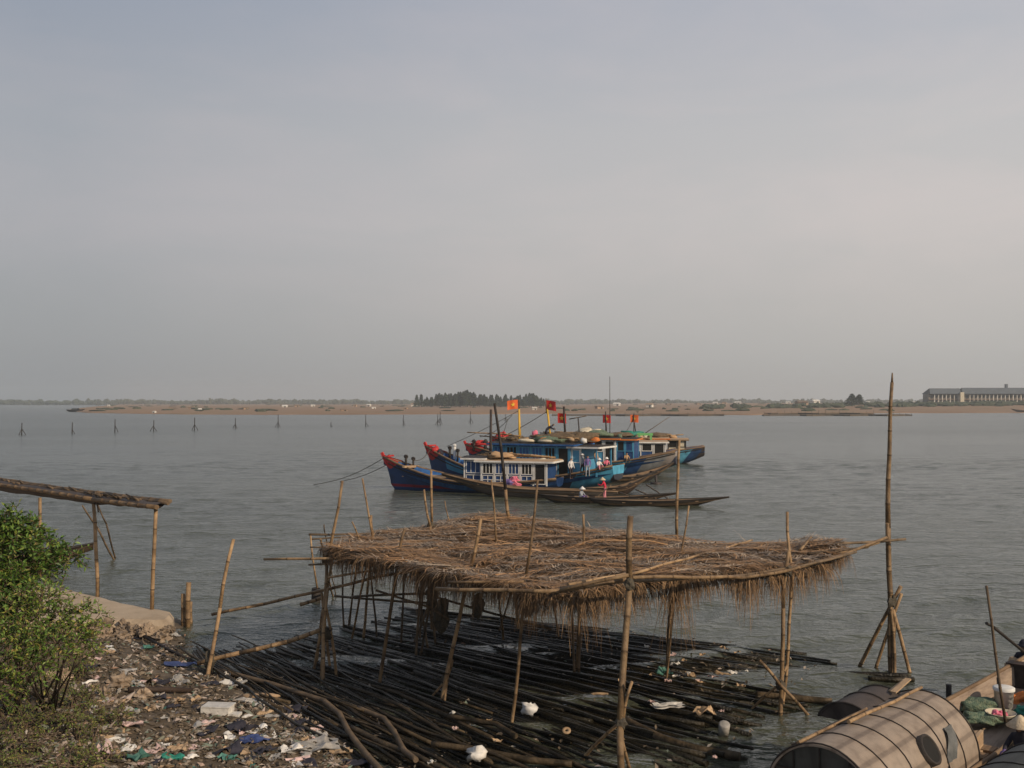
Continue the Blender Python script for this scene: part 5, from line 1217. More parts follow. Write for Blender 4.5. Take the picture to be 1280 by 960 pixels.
# the right flank is local -y
def flank(x, a, r_): v = arc1(x, math.pi - a, r_); return v
c_ = flank(2.02, .60, 1.0); nrm = Vector((0, -math.cos(.62) / .98, math.sin(.62) / 1.08)).normalized(); q = nrm.to_track_quat('Z', 'X').to_matrix()
m = MB(); m.lathe([(.24, -.08), (.24, .06), (.20, .065), (.19, .03)], 22, c_, q); wn = part('round_window', m, 'wood_dark', rf1)
m = MB(); m.lathe([(.2, .05), (.1, .052), (0.0, .052)], 22, c_, q); part('window_opening', m, 'black', wn)
# grey rag on the flank
m = MB(); m.sm = True
rows = [[flank(lerp(2.85, 3.2, i / 6) - .06 * j + .03 * math.sin(i * 2 + j), lerp(.75, .28, j / 6), 1.02 + .02 * math.sin(i * 1.7 + j)) for j in range(7)] for i in range(7)]
m.grid(rows); m.grid([[p + nrm * .012 for p in r_] for r_ in rows][::-1])
W1 = WM[S1.name]
solo('grey_rag', m, 'rag_grey', S1.location, 'grey rag hanging on the lit flank of the tan mat roof', 'cloth', local=True, rz=ax)
# foredeck: thwarts, bulkhead, boards
def on1(px, py, z): return W1.inverted() @ P(px, py, z)
m = MB(); m.box((8.15, -.52, .90), (.08, 1.0, .55)); part('bulkhead', m, 'wood_dark', S1)
m = MB(); m.box((8.2, -.52, 1.19), (.3, 1.05, .03)); part('thwart', m, 'wood_brown', S1)
for x in (4.2, 4.65): 
    m = MB(); m.box((x, 0, .5 - .02), (.30, 1.75, .05)); part('thwart', m, 'wood', S1)
m = MB(); m.box((4.75, -.55, .42), (1.5, .35, .04), Matrix.Rotation(.2, 3, 'Y')); part('floor_board', m, 'wood_light', S1)
m = MB(); m.box((4.3, -.68, .58), (.9, .05, .36), Matrix.Rotation(.12, 3, 'Z')); part('side_board', m, 'wood_light', S1)
for x in (5.6, 7.6, 8.5):
    for sd in (-1, 1):
        s = (x + 3.2) / 12.9; m = MB(); m.tube([pt1(s, u, sd) - Vector((0, sd * .07, 0)) for u in (.98, .8, .62)], .03, 5); part('frame_rib', m, 'wood_dark', S1)
m = MB(); m.tube([pt1(.93, 1, 1) + Vector((0, 0, -.05)), pt1(.93, 1, 1) + Vector((.05, 0, .3))], .03, 6); part('peg', m, 'wood_dark', S1)
m = MB(); m.tube([(4.05, .84, .4), (4.05, .84, .95)], .05, 7); part('peg', m, 'wood_dark', S1)

S2, pt2, arc2, rf2 = covered(Vector((5.62, 12.95, 0)), math.atan2(2.2, 2.25), 'dark tarred mat roof of a second sampan, in the bottom right corner', 3.2, .95, .5, .95, 'mat_dark', 6.0, -2.5, 6, 1.8)
# bucket
bp_ = P(1255, 889, .55)
t = thing('bucket', bp_, 'white plastic bucket with a lid standing in the near sampan', 'bucket')
m = MB(); m.lathe([(0, 0), (.145, 0), (.18, .40), (.19, .40), (.19, .44), (.175, .44)], 20); part('body', m, 'plastic_white', t)
m = MB(); m.lathe([(.196, .40), (.196, .45), (.17, .465), (0, .465)], 20); part('lid', m, 'white', t)
bp_ = P(1251, 899, .52)
t = thing('basin', bp_, 'shallow pale basin with scraps in front of the white bucket', 'basin')
m = MB(); m.lathe([(0, .0), (.19, .0), (.26, .13), (.275, .13), (.27, .12), (.2, .03), (0, .03)], 22); part('bowl', m, 'cream', t)
m = MB(); m.blob((-.08, 0, .1), (.09, .08, .05), 2, .4); m.blob((.08, .05, .1), (.08, .08, .05), 5, .4); part('scraps', m, 'pink', t)
def netpile(px, py, z, r_, mat, seed, lab, name='net_pile', cat='net'):
    m = MB(); m.sm = True; c_ = P(px, py, z); m.blob((0, 0, 0), r_, seed, .3, 36, 18, 1.6)
    for v in range(len(m.v)):
        x, y, z_ = m.v[v]; k = 1 + .10 * noise.noise(Vector((x * 9 + seed, y * 9, z_ * 22))) + .05 * noise.noise(Vector((x * 22, y * 22, z_ * 40))); m.v[v] = (x * k, y * k, max(z_ * k, -r_[2] * .5))
    return solo(name, m, mat, c_, lab, cat, local=True, rz=-.35)
netpile(1220, 882, .62, (.40, .17, .16), 'net_green', 3, 'upper roll of green net in the near sampan beside the tan roof')
netpile(1226, 899, .52, (.36, .19, .12), 'net_green', 8, 'lower flattened green net below the green net roll')
netpile(1278, 862, .62, (.34, .3, .3), 'net_brown', 12, 'rusty brown heap right of the white bucket', 'brown_heap', 'bundle')
netpile(1275, 876, .6, (.26, .2, .16), 'orange', 14, 'orange plastic bag beside the white bucket', 'plastic_bag', 'bag')
netpile(1276, 841, .85, (.3, .26, .24), 'card', 16, 'tan sack behind the white bucket near the picture edge', 'sack', 'sack')
netpile(1278, 889, .62, (.14, .12, .1), 'net_teal', 18, 'small teal bag above the conical straw hat', 'plastic_bag', 'bag')
t = thing('punting_pole', P(1257, 903, .4), 'thin upright punting pole standing in the near sampan before the bucket', 'pole')
m = MB(); b0 = Q(1257, 903, 18.6); bamboo(m, b0, Q(1233, 732, 18.9), .028, .024, .01); part('pole', m, 'bamboo_dark', t, True)
m = MB(); bamboo(m, Q(1242, 784, 19.6), Q(1288, 822, 20.8), .03, .03, .0); m.tube([Q(1242, 784, 19.6), Q(1233, 779, 19.4)], [.02, .03], 6); solo('oar', m, 'wood_dark', Q(1242, 784, 19.6), 'dark oar slanting from the punting pole up to the picture edge', 'oar')
m = MB(); p = P(1186, 876, 0); m.tube([p - Vector((0, 0, .4)), p + Vector((.0, 0, .35))], .06, 7); solo('mooring_stake', m, 'wood_dark', p, 'short dark stake in the water behind the top of the tan roof', 'stake')
# ------------------------------------------------------------------ people
def person(pos, facing, pose, cols, label, hat=None, H=1.55, fingers=False, group=None, hatmat='straw'):
    """one skinned body; cols = (skin, top, legs, hair). facing = angle of the front, pose name"""
    k = H / 1.6
    J = {}
    def j(n_, x, y, z, r_): J[n_] = (Vector((x, y, z)) * k, r_ * k)
    # x right, y forward
    if pose == 'sit':
        j('pel', 0, 0, .16, .125); j('waist', 0, .02, .30, .115); j('chest', 0, .07, .48, .13); j('neck', 0, .10, .63, .05); j('head', 0, .13, .73, .075); j('crown', 0, .14, .83, .08)
        for s, a in ((-1, 'l'), (1, 'r')):
            j('hip' + a, s * .10, .05, .15, .085); j('kn' + a, s * .17, .38, .34, .062); j('an' + a, s * .13, .36, .05, .042); j('toe' + a, s * .13, .50, .02, .035)
            j('sh' + a, s * .165, .07, .56, .055); j('el' + a, s * .23, .20, .36, .042); j('wr' + a, s * .12, .40, .33, .03); j('ha' + a, s * .09, .48, .32, .035)
    else:
        lean = {'stand': 0, 'row': .12, 'bend': .42}[pose]
        j('pel', 0, -lean * .3, .82, .125); j('waist', 0, 0, .98, .108); j('chest', 0, lean * .55, 1.17 - lean * .12, .13); j('neck', 0, lean * .95, 1.34 - lean * .3, .05); j('head', 0, lean * 1.15 + .02, 1.43 - lean * .35, .075); j('crown', 0, lean * 1.25 + .02, 1.54 - lean * .4, .082)
        for s, a in ((-1, 'l'), (1, 'r')):
            j('hip' + a, s * .09, -lean * .2, .78, .09); j('kn' + a, s * .11, .03 + .06 * s, .43, .064); j('an' + a, s * .12, .08 * s, .07, .042); j('toe' + a, s * .13, .14 + .08 * s, .025, .035)
            sy = lean * .6; j('sh' + a, s * .165, sy, 1.27 - lean * .2, .056)
            if pose == 'stand': j('el' + a, s * .23, .0, 1.02, .043); j('wr' + a, s * .22, .12, .82, .03); j('ha' + a, s * .21, .17, .74, .036)
            else: j('el' + a, s * .22, sy + .16, 1.06 - lean * .2, .043); j('wr' + a, s * .12, sy + .36, 1.08 - lean * .25 - .06 * s, .03); j('ha' + a, s * .08, sy + .44, 1.09 - lean * .25 - .06 * s, .036)
    E = [('pel', 'waist'), ('waist', 'chest'), ('chest', 'neck'), ('neck', 'head'), ('head', 'crown')]
    for a in 'lr': E += [('pel', 'hip' + a), ('hip' + a, 'kn' + a), ('kn' + a, 'an' + a), ('an' + a, 'toe' + a), ('chest', 'sh' + a), ('sh' + a, 'el' + a), ('el' + a, 'wr' + a), ('wr' + a, 'ha' + a)]
    hd, cr_ = J['head'][0], J['crown'][0]; J['nose'] = (hd + Vector((0, .088, .0)) * k, .014 * k); E.append(('head', 'nose'))
    for s, a in ((-1, 'l'), (1, 'r')): J['ear' + a] = (hd + Vector((s * .085, -.005, .02)) * k, .018 * k); E.append(('head', 'ear' + a))
    if fingers:
        for a in 'lr':
            h_, w_ = J['ha' + a][0], J['wr' + a][0]; d = (h_ - w_).normalized(); sd = d.cross(Vector((0, 0, 1))).normalized()
            for i in range(4):
                b0 = h_ + sd * (.018 * (i - 1.5)) * k + d * .02 * k; nm = 'f%s%d' % (a, i); L_ = (.06, .07, .065, .05)[i] * k
                J[nm] = (b0 + d * L_ * .6, .009 * k); J[nm + 't'] = (b0 + d * L_ + Vector((0, 0, -.02)) * k, .008 * k); E += [('ha' + a, nm), (nm, nm + 't')]
            J['th' + a] = (w_ + d * .045 * k + sd * .045 * k, .010 * k); E.append(('wr' + a, 'th' + a))
    names = list(J); ix = {n_: i for i, n_ in enumerate(names)}
    me = bpy.data.meshes.new('skeleton'); me.from_pydata([J[n_][0] for n_ in names], [(ix[a], ix[b_]) for a, b_ in E], [])
    tmp = bpy.data.objects.new('skeleton', me); C.objects.link(tmp)
    md = tmp.modifiers.new('skin', 'SKIN'); md.use_smooth_shade = True
    for n_, sv in zip(names, me.skin_vertices[0].data): sv.radius = (J[n_][1], J[n_][1]); sv.use_root = n_ == 'pel'
    sb = tmp.modifiers.new('sub', 'SUBSURF'); sb.levels = 1; sb.render_levels = 1
    dg = bpy.context.evaluated_depsgraph_get(); body = bpy.data.meshes.new_from_object(tmp.evaluated_get(dg)); bpy.data.objects.remove(tmp)
    body.materials.clear()
    for c_ in cols: body.materials.append(M[c_])
    seg = {}
    for a, b_ in E: seg[(a, b_)] = 1 if any(q in (a, b_) for q in ('waist', 'chest')) or a[:2] in ('sh', 'el') else 2
    for e in E:
        if e[0] in ('neck', 'head') or e[1][:2] == 'ha' or e[0][:2] in ('ha', 'wr') or e[0][0] == 'f': seg[e] = 0
        if e[0] == 'an' + e[0][-1]: seg[e] = 0
    mi = []
    for p in body.polygons:
        c_ = p.center; best = None
        for e in E:
            a, b_ = J[e[0]][0], J[e[1]][0]; ab = b_ - a; t = max(0, min(1, (c_ - a).dot(ab) / max(1e-9, ab.length_squared))); d = (c_ - a - ab * t).length - J[e[0]][1] * .7
            if best is None or d < best[0]: best = (d, e)
        m_ = seg[best[1]]
        if best[1][0] in ('head',) and (c_.z > lerp(hd.z, cr_.z, .55) or (c_.y < hd.y - .015 * k and c_.z > hd.z - .05 * k)): m_ = 3
        mi.append(m_)
    body.polygons.foreach_set('material_index', mi); body.polygons.foreach_set('use_smooth', [True] * len(mi))
    body.name = 'person'; o = bpy.data.objects.new('person', body); C.objects.link(o); rz = facing - math.pi / 2
    o.location = pos; o.rotation_euler = (0, 0, rz); WM[o.name] = Matrix.Translation(Vector(pos)) @ Matrix.Rotation(rz, 4, 'Z'); tag(o, label, 'person', group)
    if hat == 'cone':
        m = MB(); c_ = cr_ + Vector((0, 0, -.02)) * k; m.lathe([(.0, .13), (.03, .118), (.215, -.055), (.21, -.062), (.03, .095), (0, .10)], 24, c_); part('conical_hat', m, hatmat, o)
    elif hat == 'cap':
        m = MB(); c_ = cr_ + Vector((0, 0, -.03)) * k; m.lathe([(0, .1), (.06, .09), (.10, .04), (.11, -.01), (.17, -.03), (.165, -.04), (.09, -.02)], 16, c_); part('brimmed_hat', m, hatmat, o)
    return o
def on(b, x, y, z): return WM[b.name] @ Vector((x, y, z))
FB = lambda px, Y, z: Vector(((px - 640) / FPX * Y, Y, z))
person(FB(756, 66.45, .16), R(165), 'row', ('skin', 'cloth_red', 'cloth_pink', 'hair'), 'person standing in the dark sampan in crimson jacket, rose trousers and conical hat', 'cone', 1.46)
m = MB(); bamboo(m, Q(764, 606, 66.2), Q(735, 632, 66.0), .035, .03, .01); m.box(Q(734, 633, 66.0), (.5, .05, .2)); solo('paddle', m, 'bamboo_dark', Q(750, 615, 66), 'thin paddle held low by the person in crimson', 'paddle')
person(FB(725.5, 66.5, .14), R(-35), 'sit', ('skin', 'cloth_grey', 'cloth_violet', 'hair'), 'person sitting in the dark sampan in a grey top, violet trousers and a white hat', 'cone', 1.55, hatmat='cloth_white')
# on the aft deck of the large blue boat
XB = lambda px: 0
def onB(px, dy, z):
    L_ = (Vector(sea(541, 81) + (0,)) - Vector(sea(773, 74) + (0,))).length; return on(B_, L_ * (px - 773) / (541 - 773), -dy, z)
person(onB(741, -1.5, 1.30), R(200), 'stand', ('skin', 'cloth_grey', 'cloth_dark', 'hair'), 'person in a pale grey shirt standing at the rail outside the white-posted stern shelter', 'cap', 1.5, hatmat='cloth_white')
person(onB(736, -.9, 1.45), R(250), 'stand', ('skin', 'cloth_tan', 'cloth_dark', 'hair'), 'person in a tan shirt standing inside the white-posted stern shelter', None, 1.55)
person(onB(752, -.8, 1.5), R(-30), 'stand', ('skin', 'cloth_tan', 'cloth_grey', 'hair'), 'tall person in tan clothes standing at the aft post of the large blue boat', None, 1.7)
person(onB(757, -1.2, 1.65), R(-60), 'sit', ('skin', 'cloth_white', 'cloth_pink', 'hair'), 'person in white crouching at the tip of the banded stern', 'cap', 1.5, hatmat='cloth_white')
person(onB(763, -.7, 1.75), R(-80), 'sit', ('skin', 'pink', 'cloth_dark', 'hair'), 'person in pink crouching outermost on the banded stern', 'cap', 1.4, hatmat='cloth_white')
person(onB(690, -.2, 3.5), R(10), 'bend', ('skin', 'cloth_dark', 'cloth_dark', 'hair'), 'person in dark clothes bending over on the roof of the large blue cabin', None, 1.55)
person(onB(748, -1.7, 1.2), R(-95), 'stand', ('skin', 'cloth_violet', 'cloth_grey', 'hair'), 'person in a violet shirt standing right of the grey-shirted one at the stern rail', None, 1.5)
person(onB(729, -1.75, 1.0), R(-60), 'stand', ('skin', 'cloth_white', 'cloth_dark', 'hair'), 'person in white shirt in front of the dark doorway of the large blue boat', None, 1.5)
person(onB(665, -1.95, .95), R(-70), 'stand', ('skin', 'cloth_dark', 'cloth_dark', 'hair'), 'dark-clothed person half hidden between the white-framed cabin and the large blue cabin', None, 1.5)
def onC(bt_, p0, p1, Y0, Y1, px, dy, z):
    L_ = (Vector(sea(p0, Y0) + (0,)) - Vector(sea(p1, Y1) + (0,))).length; return on(bt_, L_ * (px - p1) / (p0 - p1), -dy, z)
person(onC(D_, 622, 880, 112, 109, 808, -1.9, 1.05), R(-60), 'stand', ('skin', 'cloth_white', 'cloth_tan', 'hair'), 'person in a white shirt framed by the green posts of the farthest boat', None, 1.6)
person(onC(C_, 590, 846, 96, 91, 789, -1.7, 1.2), R(-80), 'sit', ('skin', 'cloth_tan', 'cloth_dark', 'hair'), 'person sitting in the aft cabin opening of the third fishing boat', None, 1.6)
# two people in the near sampan
person(P(1281, 893, 1.32) - Vector((0, 0, .92)), R(215), 'sit', ('skin', 'cloth_dark', 'cloth_violet', 'hair'), 'person in dark clothes under a straw conical hat sitting beside the tan mat roof', 'cone', 1.6, True)
person(P(1284, 796, 1.55) - Vector((0, 0, .95)), R(225), 'sit', ('skin', 'cloth_dark', 'cloth_dark', 'hair'), 'person in dark clothes and dark hat sitting in the raised bow, right edge', 'cap', 1.65, True, hatmat='cloth_dark')

# ------------------------------------------------------------------ bush on the bank
rr = random.Random(77)
def leaf(mb, p, d, up, L, w):
    d = d.normalized(); s = d.cross(up)
    if s.length < 1e-3: s = Vector((1, 0, 0))
    s.normalize(); u = s.cross(d); m_ = p + d * L * .45
    mb.add([p, m_ - s * w * .5 + u * .12 * w, p + d * L - u * .10 * L, m_ + s * w * .5 + u * .12 * w, m_ - u * .06 * w], [(0, 1, 4), (1, 2, 4), (2, 3, 4), (3, 0, 4)])
def sprig(lf, br, p, d, L, nl, ls, flat=.5):
    d = d.normalized(); pts = [p + d * (L * t) + Vector((0, 0, -.22 * L * t * t)) for t in (0, .33, .66, 1)]
    br.tube(pts, [.008, .006, .005, .003], 4, False)
    for i in range(nl):
        t = (i + .5) / nl; q = pts[0].lerp(pts[1], t * 3) if t < .33 else pts[1].lerp(pts[2], t * 3 - 1) if t < .66 else pts[2].lerp(pts[3], min(1, t * 3 - 2))
        a = Vector((rr.gauss(0, 1), rr.gauss(0, 1), rr.gauss(.1, .6))).normalized(); dd = (d * .6 + a).normalized()
        leaf(lf, q, dd, Vector((rr.gauss(0, flat), rr.gauss(0, flat), 1)), ls * rr.uniform(.6, 1.3), ls * rr.uniform(.34, .5))
def shrub(name, base, clumps, ns, L, nl, ls, mat, label, stems=True):
    t = thing(name, base, label, 'shrub'); lf = MB(); br = MB(); base = Vector(base)
    for (c_, r_) in clumps:
        c_ = Vector(c_)
        if stems:
            mid = base.lerp(c_, .55) + Vector((rr.gauss(0, .12), rr.gauss(0, .12), .1)); br.tube([base + Vector((rr.gauss(0, .1), rr.gauss(0, .1), -.1)), mid, c_], [.02, .014, .007], 5)
        k = int(ns * 3.4 * (r_ / .5) ** 1.7)
        for i in range(k):
            d = Vector((rr.gauss(0, 1), rr.gauss(0, 1), rr.gauss(.15, .8))).normalized(); q = c_ + d * r_ * rr.uniform(.25, 1.0) ** .7
            sprig(lf, br, q, d + Vector((0, 0, .1)), L * rr.uniform(.6, 1.3), nl, ls)
            if i % 9 == 0: br.tube([c_, c_.lerp(q, .5) + Vector((0, 0, .04)), q], [.012, .009, .006], 4, False)
    part('leaves', lf, mat, t); part('branches', br, 'bark', t)
    t2 = WM[t.name].inverted()
    for ch in t.children: ch.data.transform(t2)
    return t
def cl(L): return [(Q(px, py, Y), r_) for px, py, Y, r_ in L]
b0 = P(20, 880, .9)
shrub('leafy_bush', b0, cl([(8, 662, 18.6, .30), (35, 668, 18.8, .26), (-20, 670, 18.6, .5), (20, 690, 18.4, .32), (62, 690, 18.9, .22), (88, 692, 19.0, .13), (48, 712, 18.6, .26), (-10, 715, 18.2, .45),
    (15, 738, 18.0, .34), (-25, 765, 17.8, .5)]), 74, .22, 9, .105, 'leaf', 'upper dense dark green bush mass hanging over the left picture edge')
shrub('leafy_bush', P(60, 880, .9), cl([(50, 752, 17.6, .30), (75, 770, 17.8, .28), (30, 785, 17.3, .36), (95, 785, 18, .24), (112, 770, 18.2, .16), (124, 768, 18.3, .08), (105, 800, 17.8, .18), (70, 805, 17.4, .30), (10, 815, 17, .42), (45, 830, 17, .26), (118, 812, 18, .10), (-20, 850, 16.8, .5), (20, 760, 17.4, .3)]), 44, .24, 9, .085, 'leaf_mix', 'lower yellow-green bush with loose twigs in front of the concrete landing')
for (px, py), H_, lab in (((98, 835), .55, 'slender leafy weed stem standing before the rubble mound'), ((75, 900), .5, 'sparse yellowing weed tuft among the litter, left of centre of the bank'), ((105, 905), .45, 'green weed tuft beside the yellowing tuft on the littered bank'), ((140, 888), .35, 'bright green weed sprig rightmost on the littered bank'), ((40, 930), .4, 'weed clump at the bottom left among the litter'), ((10, 890), .6, 'weed clump under the bush at the left picture edge'), ((75, 945), .3, 'low yellow weed at the bottom picture edge'), ((20, 955), .3, 'low weed in the bottom left picture corner'), ((120, 930), .3, 'reddish weed tuft right of the bottom weeds'), ((60, 865), .4, 'weed tuft right below the lower bush'), ((30, 905), .35, 'weed tuft between the bush foot and the bottom clump'), ((95, 870), .35, 'weed tuft at the foot of the rubble mound')):
    p = P(px, py, .8); p.z = bank_h(p.x, p.y); c_ = [(p + Vector((rr.gauss(0, .22), rr.gauss(0, .2), H_ * rr.uniform(.25, .9))), .16) for _ in range(5)]
    shrub('weed', p, c_, 32, .15, 7, .055, 'leaf_weed', lab)

# ------------------------------------------------------------------ litter
rr = random.Random(101)
def onbank(px, py):
    p = P(px, py, .3)
    for _ in range(5): p = P(px, py, max(0, bank_h(p.x, p.y)))
    return p
def sheet(w, h, seed, crump=.35, th=.012, n_=7):
    m = MB(); m.sm = False; so_ = Vector((seed * 3.1, seed, 0)); out = []
    for i in range(n_):
        row = []
        for j in range(n_):
            u, v = i / (n_ - 1) - .5, j / (n_ - 1) - .5; q = Vector((u * w, v * h, 0)); nv = noise.noise_vector(q * (5 / max(w, h) * .5) + so_)
            row.append(q + Vector((nv.x * w * crump * .5, nv.y * h * crump * .5, abs(nv.z) * min(w, h) * crump * 1.1 + .01)))
        out.append(row)
    m.grid(out); m.grid([[p - Vector((0, 0, th)) for p in r_] for r_ in out][::-1]); return m
def item(name, px, py, m, mat, lab, cat, rz=None, group=None, up=.0, p=None):
    p = p or onbank(px, py); p = p + Vector((0, 0, up)); return solo(name, m, mat, p, lab, cat, group, local=True, rz=rr.uniform(0, 6) if rz is None else rz)
m = MB(); m.box((0, 0, .09), (.56, .34, .17)); m.box((.02, .0, .185), (.58, .36, .02)); m.box((.36, -.05, .03), (.25, .2, .05)); item('foam_box', 272, 893, m, 'plastic_white', 'white foam box lying in the middle of the littered bank', 'box', -.1)
item('blue_tarp', 226, 834, sheet(.7, .36, 4, .4), 'plastic_blue', 'crumpled bright blue tarp at the water edge by the leaning post', 'tarp', .2, up=.05)
item('blue_cloth', 318, 926, sheet(.5, .4, 9, .35), 'plastic_blue', 'dull blue cloth on the lower right of the littered bank', 'cloth', .5, up=.02)
item('plastic_bag', 291, 855, sheet(.40, .26, 12, .7), 'plastic_white', 'white plastic bag nearest to the stub post of the handrail', 'bag', .1, up=.02)
item('plastic_bag', 281, 848, sheet(.2, .2, 14, .8), 'plastic_grey', 'small grey bag just left of the white bag near the handrail', 'bag', .1, up=.02)
m = MB(); m.sm = True; m.blob((0, 0, .05), (.42, .11, .07), 3, .15, 12, 8); item('board', 325, 873, m, 'wood_light', 'rounded pale plank at the edge of the littered bank', 'plank', -.05)
item('plastic_sheet', 395, 935, sheet(.85, .6, 17, .3), 'plastic_grey', 'large translucent grey sheet at the bottom edge of the littered bank', 'sheet', .3, up=.02)
item('paper_scrap', 425, 945, sheet(.4, .25, 19, .5), 'card', 'tan paper on the corner of the grey plastic sheet', 'paper', .1, up=.06)
item('plastic_sheet', 215, 950, sheet(.34, .2, 21, .7), 'net_teal', 'bright green crumpled plastic at the bottom of the bank', 'sheet', .1, up=.02)
item('plastic_sheet', 172, 950, sheet(.34, .26, 23, .7), 'plastic_teal', 'dark teal plastic left of the bright green one', 'sheet', .8, up=.02)
item('plastic_sheet', 285, 950, sheet(.25, .22, 24, .7), 'plastic_teal', 'small teal plastic right of the bright green one', 'sheet', .8, up=.02)
item('plastic_bag', 165, 908, sheet(.55, .2, 26, .6), 'plastic_pink', 'long pinkish bag left of the white foam box', 'bag', .05, up=.02)
item('plastic_bag', 130, 945, sheet(.24, .4, 28, .8), 'plastic_pink', 'upright pale pink plastic at the bottom of the bank', 'bag', .3, up=.06)
item('paper_scrap', 222, 938, sheet(.34, .26, 30, .5), 'card', 'folded beige cardboard above the bright green plastic', 'paper', .4, up=.02)
item('foam_piece', 136, 810, sheet(.2, .14, 31, .3), 'white', 'small white scrap below the concrete landing', 'scrap', 0, up=.03)
item('plastic_bag', 150, 788, sheet(.5, .25, 32, .7), 'cloth_dark', 'dark blue rag at the foot of the landing rubble', 'rag', 0, up=.03)
item('plastic_bag', 185, 812, sheet(.3, .2, 33, .6), 'plastic_teal', 'teal plastic in the shallows beside the earth mound', 'bag', 0, up=.03)
m = MB(); p = onbank(160, 866); q = onbank(240, 866); m.tube([p + Vector((0, 0, .06)), p.lerp(q, .5) + Vector((0, 0, .07)), q + Vector((0, 0, .05))], [.06, .065, .05], 8); solo('driftwood', m, 'wood_brown', p, 'long brown stick lying across the littered bank', 'driftwood')
m = MB(); p = onbank(180, 800) + Vector((0, 0, .1)); q = P(250, 830, .08); m.tube([p, p.lerp(q, .5) + Vector((0, 0, -.03)), q], [.035, .04, .03], 7); solo('driftwood', m, 'wood_dark', p, 'thin dark stick running from the bank to the foot of the leaning post', 'driftwood')
# on the raft
item('foam_piece', 835, 880, sheet(.62, .24, 40, .35, .05), 'plastic_white', 'white foam slab floating on the dark poles right of the front post', 'foam', .1, p=P(835, 882, .18))
m = MB(); m.sm = True; m.blob((0, 0, .1), (.15, .12, .12), 7, .5, 12, 8, 2.2); item('plastic_bag', 662, 888, m, 'cloth_white', 'round white bag on the poles right of the dark front post', 'bag', 0, p=P(662, 892, .14))
m = MB(); m.sm = True; m.blob((0, 0, .06), (.18, .14, .12), 9, .5, 12, 8, 2.2); item('plastic_bag', 596, 944, m, 'plastic_white', 'pale bag on the poles at the bottom edge of the picture', 'bag', 0, p=P(596, 946, .16))
m = MB(); m.lathe([(0, 0), (.1, 0), (.11, .26), (.08, .28), (0, .28)], 12, (0, 0, 0), Matrix.Rotation(.5, 3, 'X')); item('plastic_jar', 904, 912, m, 'plastic_grey', 'ribbed grey jar floating among the right ends of the poles', 'jar', 0, p=P(904, 918, .05))
m = MB(); m.lathe([(.03, 0), (.085, 0), (.085, .03), (.03, .03), (.03, 0)], 14, (0, 0, 0), Matrix.Rotation(.5, 3, 'X')); item('ring', 708, 912, m, 'card', 'small tan ring lying on the dark poles', 'ring', 0, p=P(708, 914, .18))
item('paper_scrap', 750, 866, sheet(.36, .12, 44, .3), 'card', 'tan scrap on the poles left of the front post', 'paper', .1, p=P(750, 868, .17))
item('leaf_heap', 880, 890, sheet(.4, .3, 45, .7), 'card', 'brown dry leaf clump right of the white foam slab', 'leaves', .1, p=P(882, 892, .14))
item('plastic_bag', 830, 838, sheet(.3, .22, 46, .9), 'plastic_teal', 'greenish bag on the poles at the foot of a thin back post', 'bag', .1, p=P(828, 842, .17))
kinds = [('scrap', 'plastic_white', 'small white scrap'), ('scrap', 'card', 'tan scrap'), ('scrap', 'plastic_pink', 'pinkish scrap'), ('scrap', 'card', 'tan scrap')]
for i in range(24):
    px = rr.gauss(872, 48); py = rr.gauss(838, 20)
    if not (690 < px < 960 and 798 < py < 890): continue
    nm, mt, w_ = kinds[i % 4]; item('floating_scrap', px, py, sheet(rr.uniform(.08, .26), rr.uniform(.06, .16), 60 + i, .8, .01, 5), mt, w_ + ' floating in the sunlit patch of poles under the shelter', 'scrap', group='scraps floating in the sunlit patch', p=P(px, py, .15))
for i in range(8):
    px = rr.uniform(520, 900); py = rr.uniform(860, 955)
    nm, mt, w_ = kinds[i % 4]; item('floating_scrap', px, py, sheet(rr.uniform(.07, .18), rr.uniform(.06, .12), 160 + i, .8, .01, 5), mt, w_ + ' caught between the front poles of the raft', 'scrap', group='scraps caught between the front poles', p=P(px, py, .17))
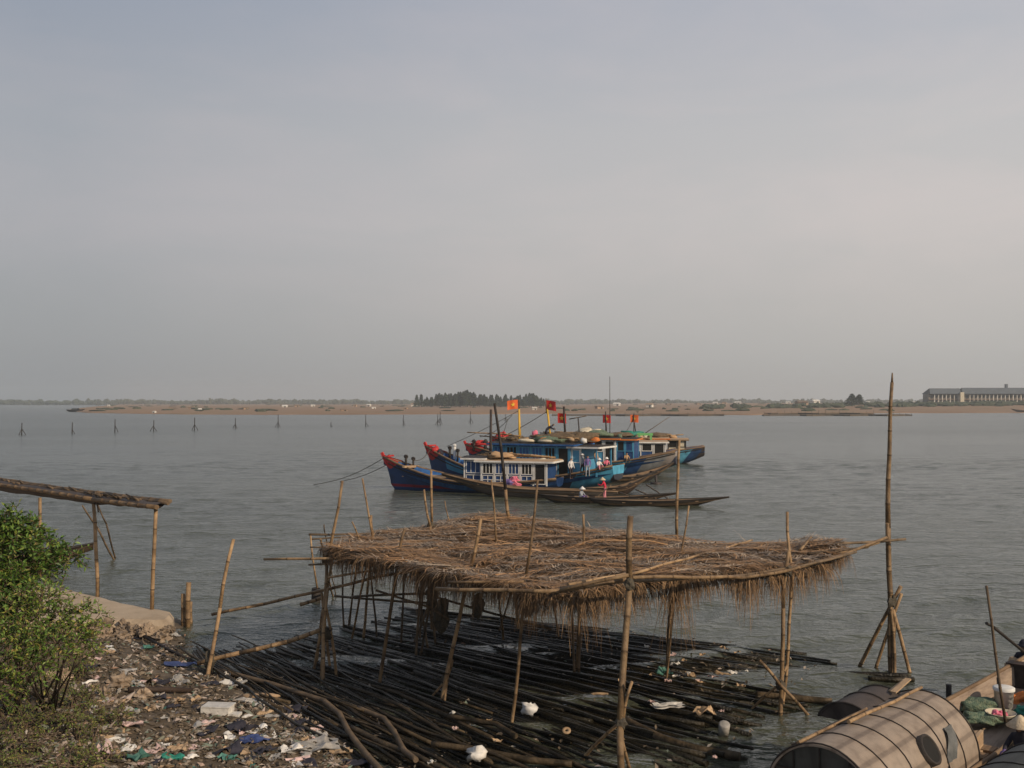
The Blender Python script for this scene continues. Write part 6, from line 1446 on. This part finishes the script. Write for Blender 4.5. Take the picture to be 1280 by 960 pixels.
LK = [('plastic_bag', 'plastic_white', 'crumpled pale plastic bag in the litter on the bank', 'bag', .22), ('plastic_bag', 'plastic_grey', 'crumpled grey plastic bag in the litter on the bank', 'bag', .26), ('paper_scrap', 'card', 'torn cardboard in the litter on the bank', 'paper', .2),
      ('plastic_bag', 'plastic_pink', 'crumpled pinkish plastic bag in the litter on the bank', 'bag', .2), ('plastic_bag', 'plastic_teal', 'crumpled green-teal plastic bag in the litter on the bank', 'bag', .11), ('rag', 'cloth_dark', 'dark wet rag in the litter on the bank', 'rag', .3), ('plastic_bag', 'plastic_grey', 'crumpled grey plastic bag in the litter on the bank', 'bag', .2), ('paper_scrap', 'card', 'torn cardboard in the litter on the bank', 'paper', .16)]
def bank_pt():
    while True:
        px = rr.uniform(60, 455); py = rr.uniform(788, 962)
        lim = interp([785, 830, 850, 870, 895, 930, 960], [232, 235, 285, 335, 390, 425, 445], py)
        if px < lim and (px > 110 or py > 870): return px, py
for i in range(170):
    px, py = bank_pt(); nm, mt, lab, cat, s_ = LK[i % len(LK)]; s_ *= rr.uniform(.6, 1.5)
    item(nm, px, py, sheet(s_ * rr.uniform(.9, 1.6), s_ * rr.uniform(.5, .9), 300 + i, .55, .012, 6), mt, lab, cat, group=lab.replace('crumpled ', '').replace(' in the litter', 's in the litter').replace('torn cardboard', 'torn cardboard piece').replace('cardboards', 'cardboard pieces'), up=.0)
# fine litter nobody could count
lt = MB()
for i in range(13000):
    px, py = bank_pt(); 
    if rr.random() < .24: px, py = rr.uniform(-40, 130), rr.uniform(850, 965)
    p = onbank(px, py) + Vector((0, 0, rr.uniform(.0, .03)))
    if noise.noise(Vector((p.x * 1.1, p.y * 1.1, 3))) + .5 * noise.noise(Vector((p.x * 3, p.y * 3, 6))) < -.12 and rr.random() < .75: continue
    s_ = rr.uniform(.018, .07) * (1.5 if rr.random() < .12 else 1); a = rr.uniform(0, 6.28)
    d = Vector((math.cos(a), math.sin(a), rr.gauss(0, .35))) * s_ * rr.uniform(.7, 2.0); e = Vector((-math.sin(a), math.cos(a), rr.gauss(0, .35))) * s_ * .6; h_ = Vector((0, 0, s_ * rr.uniform(.1, .7)))
    lt.add([p - d - e * .6, p + e + h_ * .4, p + d + e * .3, p + h_ - e * .2, p - e * 1.1], [(0, 4, 3), (4, 2, 3), (2, 1, 3), (1, 0, 3)])
solo('fine_litter', lt, 'litter', (-6, 19, 0), kind='stuff')

# ------------------------------------------------------------------ render
scene.render.engine = 'CYCLES'
scene.render.resolution_x = 1024; scene.render.resolution_y = 768
scene.cycles.volume_bounces = 1; scene.cycles.max_bounces = 6
